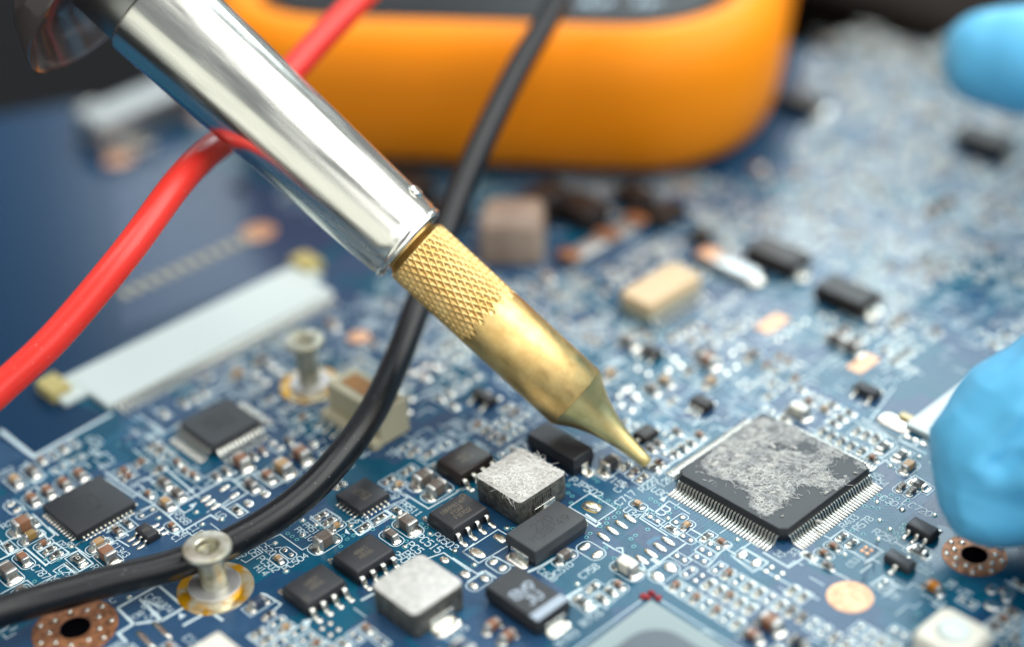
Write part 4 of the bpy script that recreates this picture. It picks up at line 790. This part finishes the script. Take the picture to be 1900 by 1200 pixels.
line('b3', [(160, 290), (220, 320), (350, 230), (760, 450), (600, 560), (420, 440)], .14); line('b3', [(870, 350), (1150, 520), (1250, 440), (1050, 340)], .2); line('b3', [(0, 560), (180, 620), (420, 740)], .2); line('b3', [(620, 790), (760, 700), (900, 800), (760, 900)], .2)
line('b4', [(0, 200), (360, 400), (480, 330)], .22); line('b4', [(0, 190), (400, 420), (640, 560)], .2); line('b4', [(0, 590), (250, 430), (180, 370)], .18); line('b4', [(90, 480), (200, 600), (370, 480)], .18); line('b4', [(120, 690), (230, 620), (340, 700)], .2); line('b4', [(480, 810), (530, 770), (680, 860), (640, 910)], .14)
line('b5', [(30, 1150), (170, 1080), (400, 950), (700, 760), (1010, 830), (620, 1090), (440, 1200)], .2); line('b5', [(130, 500), (430, 330), (600, 500)], .2); line('b5', [(560, 1200), (1050, 880)], .12); line('b5', [(440, 620), (730, 760)], .25)
line('b6', [(640, 830), (1200, 1130), (1450, 930), (1000, 700)], .18, False); line('b6', [(1527, 420), (1280, 760), (1527, 880)][:2], .2); line('b6', [(1200, 760), (1527, 960)], .2); line('b6', [(0, 780), (200, 660), (320, 740)], .2)
line('H', [(0, 955), (150, 1072), (500, 880)], .5); line('b8', [(240, 555), (720, 285), (1030, 545), (760, 700), (430, 740)], .3); line('b8', [(240, 555), (430, 740), (250, 850), (350, 960)], .3); line('b8', [(740, 540), (500, 440), (740, 690)][:2], .2); line('b8', [(1010, 760), (1320, 590), (1480, 700)], .3); line('b8', [(510, 450), (760, 700)], .35)
line('B', [(100, 900), (125, 905), (215, 960), (170, 1000)], .2); line('B', [(660, 940), (735, 900)], .3); line('F', [(1000, 640), (1010, 640)], .1)
# fan of fine traces running from the big chip
def bus(x, y, pts, n_, pitch, w=.11, mi=0):
    """n parallel traces following a polyline of (dx,dy) steps from x,y"""
    P = [Vector((x, y))]
    for dx_, dy_ in pts: P.append(P[-1] + Vector((dx_, dy_)))
    for k in range(n_):
        o_ = (k - (n_ - 1) / 2) * pitch; Q = []
        for i in range(len(P)):
            d1 = (P[i] - P[i - 1]).normalized() if i else (P[1] - P[0]).normalized(); d2 = (P[i + 1] - P[i]).normalized() if i < len(P) - 1 else d1
            t = (d1 + d2).normalized(); q = Vector((-t.y, t.x)); c = max(.5, q.dot(Vector((-d1.y, d1.x)))); Q.append(P[i] + q * (o_ / c))
        TRACE.ribbon([tuple(q) for q in Q], w, .008 + .002 * random.random(), mi)
for k in range(15):                                            # front-left pads
    x = -6.2 + k * .4; n_ = k
    TRACE.ribbon([(x, -8.5), (x, -8.9 - n_ * .24), (x - .9, -9.8 - n_ * .24), (x - 3.0 - n_ * .4, -9.8 - n_ * .24), (x - 4.4 - n_ * .4, -11.2 - n_ * .24), (-14.6 - .05 * n_, -11.2 - n_ * .24)], .11, .009)
for k in range(16):
    x = .2 + k * .4
    TRACE.ribbon([(x, -8.5), (x, -9.3 - (15 - k) * .22), (x + 1.2, -10.5 - (15 - k) * .22), (x + 4 + k * .1, -10.5 - (15 - k) * .22)], .11, .009)
for k in range(26):                                            # front-right pads
    y = 6.2 - k * .4
    TRACE.ribbon([(8.5, y), (8.9 + k * .24, y), (9.9 + k * .24, y - 1.0), (9.9 + k * .24, y - 2.4 - k * .05), (11.6 + k * .24, y - 4.1 - k * .05)] if k > 12 else [(8.5, y), (9.0 + k * .25, y), (9.9 + k * .25, y + .9), (9.9 + k * .25, 9.5 + .0 * k), (11.0 + k * .25, 10.8)], .11, .0095)
TRACE.ribbon([(at('a8', 560, 1150)).xy[:], (at('a8', 900, 905)).xy[:]], .08, .012)
for k in range(5): bus(*at('a8', 950 + k * 8, 1120 + k * 6).xy, [(0, 1.2), (.7, .7), (0, 2.2), (-.5, .5), (0, .8)], 1, .2, .1)
# patches of copper pour and bare laminate; dark and pale reflections painted at left
for t, P, mi in (('Z', ((-60, 225), (150, 190), (310, 300), (620, 545), (560, 500), (90, 730), (200, 770), (61, 847), (-90, 770)), 3), ('Z', ((215, 350), (330, 290), (470, 330), (640, 440), (540, 500), (225, 610)), 1), ('b4', ((140, 700), (230, 630), (350, 740), (320, 900), (290, 915), (190, 790)), 1), ('b4', ((560, 960), (640, 900), (760, 960), (760, 1160), (560, 1030)), 1), ('a6', ((380, 790), (440, 720), (420, 800)), 2), ('a5', ((590, 340), (670, 285), (860, 430), (800, 460)), 2), ('a8', ((95, 720), (330, 565), (620, 745), (395, 895)), 2),
                 ('b7', ((640, 720), (1010, 580), (1270, 740), (1020, 880)), 1), ('a3', ((900, 800), (1130, 690), (1250, 870), (1010, 980)), 2), ('F', ((1000, 420), (1500, 560), (1543, 800), (980, 720), (900, 560)), 2), ('a8', ((720, 1000), (880, 905), (1150, 1070), (960, 1200)), 1)):
    a = [at(t, *p) for p in P]; ar = sum(a[i].x * a[(i + 1) % len(a)].y - a[(i + 1) % len(a)].x * a[i].y for i in range(len(a)))
    if ar < 0: a.reverse()
    TRACE.add([(q.x, q.y, .005 if mi != 3 else .003) for q in a], [tuple(range(len(a)))], mi)

# ------------------------------------------------------------------ the rest of the crowd of parts, laid out in blocks on the board's grid
def visible(x, y, m_=40):
    u, v, d = pix((x, y, 0)); return -m_ < u < 1900 + m_ and -m_ < v < 1200 + m_
def under_meter(x, y):
    d = Vector((x + 62, y - 30)); u = d.x * .819 + d.y * .574; v = -d.x * .574 + d.y * .819
    return -48 < u < 31 and v > 4
def bare(x, y): return (x < -60.6 and y < 2) or x < -122 or (x < -88 and y < 18) or under_meter(x, y)
FILL = []
def surveyed(x, y):
    u, v, d = pix((x, y, 0))
    return (430 < u < 1290 and 905 < v < 1125) or (1290 <= u < 1830 and 890 < v < 1030) or (50 < u < 470 and 1000 < v < 1190) or (640 < u < 1290 and 850 < v < 910)
def tryfill(x, y, d, big=False, grid=False):
    l = (.95, .52) if d == 'X' else (.52, .95)
    if big: l = (l[0] * 1.6, l[1] * 1.6)
    if bare(x, y) or not visible(x, y) or not free(x, y, *l) or (surveyed(x, y) and not grid): return False
    occ(x, y, *l); z = random.random()
    if big: k = random.choice(('capbrown', 'captan', 'capgrey', 'padbig', 'padbig', 'padbig'))
    else: k = 'pad' if z < .46 else 'resbody' if z < .76 else 'capgrey' if z < .86 else 'capbrown' if z < .96 else 'captan'
    FILL.append((x, y, d, k, big))
    if random.random() < .93: outline(x, y, l[0] * .95, l[1] * .95, random.choice('sso'), .14)
    return True
# grid between the chips at the lower right (rows of small parts, read from the photograph)
g0 = at('b2', 90, 505)
for r in range(-3, 6):
    for k in range(-8, 26):
        x, y = g0.x + k * 1.24 + (.4 if r % 2 else 0), g0.y + r * 2.28
        if 2.0 < x < 32 and -31 < y < -9.5: tryfill(x, y, 'Y', False, True)
random.seed(21)
bx = -62.0
while bx < 34:
    bw = random.uniform(4.0, 9.0); by = -66.0
    while by < 96:
        bh = random.uniform(4.0, 10.0); st = random.random()
        if st < .85:
            d = random.choice('XY'); px_, py_ = (2.15, 1.3) if d == 'X' else (1.3, 2.15)
            big = random.random() < .16
            if big: px_ *= 1.6; py_ *= 1.6
            x = bx + .7
            while x < bx + bw - .3:
                y = by + .7
                while y < by + bh - .3:
                    if random.random() < .86: tryfill(x + random.uniform(-.06, .06), y + random.uniform(-.06, .06), d, big)
                    y += py_
                x += px_
            if visible(bx, by) and not bare(bx, by) and not surveyed(bx, by) and not surveyed(bx + bw, by) and not surveyed(bx + bw, by + bh) and free(bx + bw / 2, by + bh / 2, .3, .3) and random.random() < .7:
                SILK.ribbon([(bx, by), (bx + bw - .4, by), (bx + bw - .4, by + bh - .4)], .16, .018)
        else:
            for k in range(8):
                x, y = bx + random.random() * bw, by + random.random() * bh
                if visible(x, y) and not bare(x, y) and not surveyed(x, y):
                    if random.random() < .5:
                        s_ = random.choice((-1, 1)); bus(x, y, random.choice(([(0, 3), (s_, 1), (0, 2)], [(3, 0), (1, s_), (2, 0)], [(0, 5)], [(5, 0)])), random.randint(3, 7), .26)
                    elif free(x, y, .3, .3): FILL.append((x, y, 'X', 'via', False)); occ(x, y, .28, .28)
        for k in range(3):                                     # reference designators wherever there is room
            x, y = bx + random.random() * bw, by + random.random() * bh; d = random.choice('XY')
            h_ = .8; n_ = random.randint(3, 4); a, b = (n_ * h_ * .4, h_ * .5) if d == 'X' else (h_ * .5, n_ * h_ * .4)
            if visible(x, y) and not bare(x, y) and not surveyed(x, y) and free(x, y, a, b):
                occ(x, y, a, b); write(SILK, random.choice('CR') + str(random.randint(10, 999)), x, y, h_, 0 if d == 'X' else math.pi / 2, .026)
        by += bh
    bx += bw
# fine print between parts keeps the far board pale and busy
random.seed(5)
for k in range(13000):
    x, y = random.uniform(-122, 32), random.uniform(-66, 92)
    if not visible(x, y, 0) or bare(x, y): continue
    u_, v_, d_ = pix((x, y, 0))
    if surveyed(x, y) or (v_ > 900 and u_ > 430 and random.random() < .7) or (v_ < 330 and random.random() < .6): continue
    if noise.noise(Vector((x * .13, y * .13, 4))) < random.uniform(-.75, -.05): continue
    if not free(x, y, .3, .3) and random.random() < .85: continue
    l = random.uniform(.5, 2.2); s_ = random.choice(((l, 0), (0, l))); SILK.ribbon([(x, y), (x + s_[0], y + s_[1])] + ([(x + s_[0] + (1 if s_[1] else 0), y + s_[1] + (1 if s_[0] else 0))] if random.random() < .5 else []), random.uniform(.09, .19), .016 + .001 * (k % 3))

FILL.sort(key=lambda f: pix((f[0], f[1], 0))[2])
limit = {'capacitor': 285 - COUNT.get('capacitor', 0), 'resistor': 285 - COUNT.get('resistor', 0), 'via': 285 - len(VIAS)}
REST = {'capacitor': MB(), 'resistor': MB(), 'solder_pad': MB(), 'via': MB()}
CM = {}
BODY = ['capgrey', 'capbrown', 'captan', 'resbody']
for x, y, d, k, big in FILL:
    rz = (0 if d == 'X' else math.pi / 2) + random.uniform(-.04, .04)
    if k in ('pad', 'padbig'):
        s = 1.6 if big else 1
        for q in (-1, 1):
            dx_, dy_ = (q * .48 * s, 0) if d == 'X' else (0, q * .48 * s)
            pad(x + dx_, y + dy_, .26 * s, .26 * s)
        continue
    if k == 'via':
        if limit['via'] > 0: link('via', vm, board, (x, y, 0)); limit['via'] -= 1
        else: REST['via'].ring(x, y, .11, .24, .024, 0, 8); REST['via'].disc(x, y, .12, .021, 1, 6)
        continue
    nm = NM[k]; size = ('0603' if big else '0402') + ('r' if k == 'resbody' else '')
    A = chip2(size, k, False)
    if limit[nm] > 0:
        if (size, k) not in CM: CM[(size, k)] = A.data(nm, [k, 'resside', 'term' if k != 'resbody' else 'solder', 'solder'])
        link(nm, CM[(size, k)], board, (x, y, 0), rz); limit[nm] -= 1
    else:
        l, w, h = SZ[size]; B = MB(); bi = {'capacitor': {'capgrey': 0, 'capbrown': 1, 'captan': 2}.get(k, 0), 'resistor': 0}[nm]
        B.box(-l * .3, l * .3, -w / 2, w / 2, .05, h, bi)
        for s in (-1, 1): B.box(s * l * .4 - l * .12, s * l * .4 + l * .12, -w * .53, w * .53, .04, h + .02, 3, bev=.04); B.oval(s * l * .62, 0, .24 * w + .1, w * .55, h * .35, .02, 3, 8)
        REST[nm].place(B, x, y, rz)
PADS.sort(key=lambda p: pix((p[0], p[1], 0))[2])
pm = {}
for i, (x, y, rx, ry, h, jit, p) in enumerate(PADS):
    if i < 290:
        kk = (round(rx, 2), round(ry, 2), h, p)
        if kk not in pm:
            A = MB(); A.oval(0, 0, rx, ry, h, .03, 0, 18, jit=jit, p=p); A.oval(0, 0, rx + .1, ry + .1, .004, .017, 1, 18, p=p); pm[kk] = A.data('solder_pad', ['solder', 'tracedeep'])
        link('solder_pad', pm[kk], board, (x, y, 0))
    else: REST['solder_pad'].oval(x, y, rx, ry, h, .02, 0, 9)
for nm, A in REST.items():
    if A.v: link(nm, A.data(nm + '_far', {'capacitor': ['capgrey', 'capbrown', 'captan', 'term'], 'resistor': ['resbody', 'resbody', 'resbody', 'solder'], 'solder_pad': ['solder'], 'via': ['via', 'hole']}[nm]), board, kind='stuff')
link('copper_traces', TRACE.data('copper_traces', ['trace', 'pour', 'tracedeep', 'bare'], 0), board, kind='stuff')
link('silkscreen_print', SILK.data('silkscreen_print', ['silk'], 0), board, kind='stuff')

# ------------------------------------------------------------------ soldering iron
TIP = ray(1203, 860, 172.6); AX = (ray(325, 54, 171.2) - TIP).normalized()
TIP = Vector((TIP.x, TIP.y, TIP.z))
iron = bpy.data.objects.new('soldering_iron', None); COL.objects.link(iron); iron.location = TIP
iron.rotation_euler = AX.to_track_quat('Z', 'Y').to_euler()
thing(iron, 'soldering iron with polished steel barrel and knurled brass tip touching the board', 'soldering iron')
def lathe(name, prof, mi, n_=96, sm=35, thick=None):
    A = MB(); A.loft([[(math.cos(6.283185 * i / n_) * r, math.sin(6.283185 * i / n_) * r, z) for i in range(n_)] for r, z in prof], 0, prof[0][0] > .01, False)
    return link(name, A.data(name, [mi], sm), iron)
cone = [(.30, 0), (.52, .04), (.62, .25), (.72, 1.1), (.85, 2.2), (1.04, 3.6), (1.2, 4.4), (1.40, 5.2), (1.66, 6.1), (1.98, 7.0), (2.32, 7.8), (2.72, 8.55), (3.12, 9.2), (3.42, 9.7), (3.58, 10.0), (3.64, 10.1)]
lathe('tip_cone', cone, 'brasscone', 96, 60)
S0, SK, SE = 10.1, 21.3, 32.8; RB = 3.66
A = MB(); NU, NV = 360, 250; verts = []; NT = 31
def knurl(th, s):
    a = (th / 6.283185 * NT + s * .70) % 1; b = (th / 6.283185 * NT - s * .70) % 1
    ra, rb = 1 - abs(2 * a - 1), 1 - abs(2 * b - 1)
    ra, rb = min(1, ra * 1.15), min(1, rb * 1.15)
    ends = SK + .55 * math.sin(th * 1.0 + 1.0) + .5 * ((math.floor(th / 6.283185 * NT) % 2))
    f = max(0, min(1, (s - ends) / .8)) * max(0, min(1, (SE - .75 - s) / .3))
    return f * (-.23 + .23 * max(ra ** 1.6, rb ** 1.6))
rings = []
for j in range(NV + 1):
    s = SK - .8 + (SE - SK + .8) * j / NV; r0 = RB
    if s > SE - .8: r0 = RB - (s - (SE - .8)) * .85
    rings.append([(math.cos(6.283185 * i / NU) * (r0 + knurl(6.283185 * i / NU, s)), math.sin(6.283185 * i / NU) * (r0 + knurl(6.283185 * i / NU, s)), s) for i in range(NU)])
A.loft(rings, 0, False, True)
A.loft([[(math.cos(6.283185 * i / NU) * r, math.sin(6.283185 * i / NU) * r, z) for i in range(NU)] for r, z in ((RB - .07, S0 - .01), (RB, S0 + .07), (RB, SK - .8))], 0)
link('brass_sleeve', A.data('brass_sleeve', ['brass'], 50), iron)
lathe('sleeve_neck', [(3.0, 30.5), (3.0, 35.0)], 'brass')
def tr(s): return 4.50 + (s - 33) * (5.55 - 4.50) / 33.0
lathe('steel_barrel', [(2.6, 34.6), (3.3, 34.4), (3.9, 33.9), (4.15, 33.25), (4.28, 33.0), (4.42, 32.95), (4.55, 33.1), (4.58, 33.35), (4.50, 33.5), (4.50, 33.8), (4.62, 34.1), (tr(35) + .06, 35), (tr(68.2), 68.2), (tr(68.5) - .1, 68.6)], 'chrome', 128, 30)
lathe('barrel_neck', [(5.2, 68.5), (5.1, 74), (4.6, 80), (6.5, 90)], 'dullsteel')
lathe('handle', [(4.0, 84), (7.5, 86), (9, 95), (9, 150), (6, 155), (0.01, 156)], 'handle')
for zc, R_ in ((75.5, 12.4), (87, 14.5)):
    g = lathe('heat_guard', [(4.8, zc + 4.0), (7.5, zc + 3.2), (R_ * .85, zc + .6), (R_, zc - 2.6), (R_ + .25, zc - 2.9), (R_ + .3, zc - 2.4), (R_ * .87, zc + 1.1), (7.6, zc + 3.8), (4.9, zc + 4.6)], 'smoke', 96, 60)
# screw dimple on the barrel's upper side, near its mouth
loc = iron.matrix_world
bpy.context.view_layer.update()
inv = iron.matrix_world.inverted(); q = inv @ ray(775, 352, 170.0)
ang = math.atan2(q.y, q.x); A = MB(); A.oval(0, 0, .85, .85, .45, 0, 0, 20)
sc_ = link('screw', A.data('screw', ['chrome']), iron); sc_.location = (math.cos(ang) * (tr(38) - .05), math.sin(ang) * (tr(38) - .05), q.z)
sc_.rotation_euler = Vector((math.cos(ang), math.sin(ang), 0)).to_track_quat('Z', 'Y').to_euler()

# ------------------------------------------------------------------ cables
def spline(P, n_=14):
    out = []
    for i in range(len(P) - 1):
        p0, p1, p2, p3 = P[max(0, i - 1)], P[i], P[i + 1], P[min(len(P) - 1, i + 2)]
        for k in range(n_):
            t = k / n_; out.append(.5 * ((2 * p1) + (-p0 + p2) * t + (2 * p0 - 5 * p1 + 4 * p2 - p3) * t * t + (-p0 + 3 * p1 - 3 * p2 + p3) * t ** 3))
    out.append(P[-1]); return out
def cable(name, P, r, mi, lab):
    pts = spline([ray(*p) for p in P]); A = MB(); A.tube(pts, r, 32); o = link(name, A.data(name, [mi], 60)); thing(o, lab, 'cable'); return o
cable('test_lead', [(-300, 1010, 155), (-60, 776, 160), (0, 722, 161), (104, 624, 162), (233, 471, 164.5), (327, 344, 170), (378, 290, 175), (430, 248, 180), (533, 141, 187), (597, 71, 190.5), (666, 0, 194), (830, -170, 203)], 1.56, 'red', 'red silicone test lead passing behind the steel barrel')
cable('power_cable', [(-260, 1190, 150), (-60, 1150, 153.5), (60, 1117, 156), (200, 1078, 158.3), (330, 1045, 160.5), (450, 995, 162.5), (550, 930, 165), (625, 855, 168), (690, 765, 173), (740, 660, 179), (778, 560, 184), (815, 460, 187.5), (852, 360, 190.5), (900, 250, 194), (960, 130, 199), (1020, 30, 204), (1090, -90, 211), (1200, -250, 220)], 1.52, 'black', 'black rubber cable curving across the board and behind the brass tip')

# ------------------------------------------------------------------ multimeter
meter = bpy.data.objects.new('multimeter', None); COL.objects.link(meter)
UA = math.radians(35); O_ = Vector((-61.3, 28.9)) + Vector((math.cos(UA), math.sin(UA))) * -10.9
meter.location = (O_.x, O_.y, 3.0); meter.rotation_euler = (0, 0, UA)
thing(meter, 'orange rubber-cased multimeter with black face lying blurred at the back', 'multimeter')
def rr(a, y0, y1, r, z, n_=10): return [(x, y, z) for x, y in rrect(0, (y0 + y1) / 2, a, (y1 - y0) / 2, r, n_)]
A = MB()
A.loft([rr(40 - i, i - .5, 150 - i, max(6, R_ - i), z) for i, z, R_ in ((6.5, -2.2, 18), (4.6, -2.0, 19), (2.6, -.6, 19), (1.2, 2.0, 20), (.3, 6, 20), (0, 11, 20), (.4, 14, 20), (1.4, 16.3, 20), (3.0, 17.8, 20), (4.6, 18.2, 20), (6.2, 18.0, 20), (7.0, 17.0, 20), (7.2, 16.2, 20))], 0, True, False)
link('holster', A.data('holster', ['orange'], 60), meter)
A = MB(); A.loft([rr(40 - i, i - .5, 150 - i, 14, z) for i, z in ((7.2, 15.5), (7.6, 17.4), (8.4, 17.7))], 0, False, True)
f_ = link('face_panel', A.data('face_panel', ['face'], 40), meter)
A = MB(); qq = at('Z', 1150, 4, 20.7); lp = Matrix.Rotation(-UA, 3, 'Z') @ (qq - Vector((O_.x, O_.y, 3)))
write(A, 'AUTO OFF'.replace(' ', ''), lp.x, lp.y, 2.6, 0, 17.72, .5, adv=.62); link('lettering', A.data('lettering', ['letter'], 0), meter)
A = MB(); A.loft([[(x, y, z) for x, y in rrect(0, 75, 13 - i, 13 - i, 12.9 - i, 10)] for i, z in ((0, 17.7), (.5, 22), (1.5, 22.6))], 0, False, True); link('selector_knob', A.data('selector_knob', ['face'], 40), meter)
A = MB(); A.box(-26, 26, 100, 135, 17.7, 18.2, 0, bev=.4); link('display', A.data('display', ['grey_slab'], 40), meter)

# ------------------------------------------------------------------ gloved hands
def hand(name, chains, vox, lab, seedv, amp=.5, folds=()):
    """limbs given as chains of (point, radius), fused into one skin by voxel remeshing, then creased like thin nitrile"""
    A = MB()
    for ch in chains:
        P = [c[0] for c in ch]; R_ = [c[1] for c in ch]; pts, rad = [], []
        d0 = (P[0] - P[1]).normalized()
        for k in range(7, 0, -1):
            a = math.pi / 2 * k / 7; pts.append(P[0] + d0 * R_[0] * math.sin(a)); rad.append(max(.02, R_[0] * math.cos(a)))
        for i in range(len(P) - 1):
            for k in range(8): t = k / 8; t2 = t * t * (3 - 2 * t); pts.append(P[i].lerp(P[i + 1], t)); rad.append(R_[i] + (R_[i + 1] - R_[i]) * t2)
        pts.append(P[-1]); rad.append(R_[-1])
        A.tube(pts, rad, 32)
    me = A.data(name, ['glove'], 0); o = link(name, me)
    md = o.modifiers.new('r', 'REMESH'); md.mode = 'VOXEL'; md.voxel_size = vox
    s2 = o.modifiers.new('s', 'SMOOTH'); s2.iterations = 9; s2.factor = .7
    s3 = o.modifiers.new('d', 'SUBSURF'); s3.levels = 1; s3.render_levels = 1
    dg = bpy.context.evaluated_depsgraph_get(); ev = o.evaluated_get(dg); nm = bpy.data.meshes.new_from_object(ev)
    o.modifiers.clear(); o.data = nm; nm.materials.clear(); nm.materials.append(M['glove'])
    nor = [v.normal.copy() for v in nm.vertices]
    for v, nn in zip(nm.vertices, nor):
        c = v.co; w = Vector((c.x * .09, c.y * .09, c.z * .15 + seedv))
        r = 1 - abs(noise.noise(w) * 2.2); r2 = 1 - abs(noise.noise(w * 2.3 + Vector((7, 3, 1))) * 2.2)
        d = amp * (.9 * r * r * r + .2 * r2 * r2 - .5)
        for p0, p1, wd, hh in folds:
            ab = p1 - p0; t = max(0, min(1, (c - p0).dot(ab) / ab.length_squared)); q = (c - (p0 + ab * t)).length
            d += hh * math.exp(-(q / wd) ** 2) * (1 - .3 * t)
        v.co = c + nn * d
    nm.shade_smooth(); thing(o, lab, 'gloved hand'); return o
r3 = ray
hand('gloved_hand', [
  [(r3(1850, 900, 155), 5.9), (r3(1930, 872, 154), 7.2), (r3(2100, 800, 153), 8.4), (r3(2330, 700, 152), 9.5)],
  [(r3(1848, 835, 155), 6.2), (r3(1925, 810, 154), 7.8), (r3(2060, 735, 153), 8.6), (r3(2330, 700, 152), 9.5)],
  [(r3(1895, 785, 155), 6.9), (r3(2000, 750, 154), 8.4), (r3(2330, 700, 152), 9.5)],
  [(r3(1996, 1190, 141), 4.6), (r3(2120, 1120, 141), 7.0), (r3(2400, 950, 146), 9.5), (r3(2600, 800, 150), 12)],
  [(r3(2330, 700, 152), 9.5), (r3(2600, 600, 155), 14), (r3(2900, 500, 160), 20), (r3(3300, 350, 170), 24)],
  [(r3(2500, 420, 150), 7), (r3(2700, 430, 150), 8), (r3(2900, 450, 158), 10)],
  [(r3(2600, 820, 165), 7), (r3(2750, 700, 165), 8), (r3(2900, 560, 160), 10)],
  [(r3(2650, 950, 160), 6.5), (r3(2800, 800, 162), 7.5), (r3(3000, 600, 165), 10)]],
  .8, 'bright blue gloved fingertip resting on the board at the right edge', 3.0, .40,
  [(r3(1800, 868, 148), r3(1905, 690, 146), 1.5, 1.9), (r3(1850, 862, 148), r3(1935, 760, 146), 1.3, -1.8), (r3(1745, 880, 149), r3(1920, 905, 147), 1.4, 1.3), (r3(1765, 950, 149), r3(1925, 965, 148), 2.0, -1.0), (r3(1740, 790, 150), r3(1860, 720, 148), 1.3, -1.1), (r3(1790, 740, 149), r3(1900, 640, 148), 1.4, 1.0), (r3(1905, 850, 146), r3(1960, 960, 146), 1.2, .9)])
hand('gloved_hand', [
  [(r3(1835, 108, 212), 6.2), (r3(1900, 112, 210), 7.0), (r3(2060, 120, 208), 7.6), (r3(2300, 60, 205), 9)],
  [(r3(2300, 60, 205), 9), (r3(2600, -60, 205), 16), (r3(2900, -200, 205), 22)],
  [(r3(2150, -120, 205), 7), (r3(2350, -120, 205), 8), (r3(2600, -60, 205), 12)],
  [(r3(2250, 260, 200), 6.5), (r3(2400, 150, 203), 8), (r3(2600, -60, 205), 12)],
  [(r3(2300, 380, 200), 6), (r3(2500, 200, 203), 7.5), (r3(2700, -60, 205), 12)],
  [(r3(2200, -300, 215), 6), (r3(2400, -260, 212), 7.5), (r3(2650, -130, 208), 12)]],
  .8, 'blurred blue gloved fingertip at the upper right, far behind the board parts', 9.0, .2)
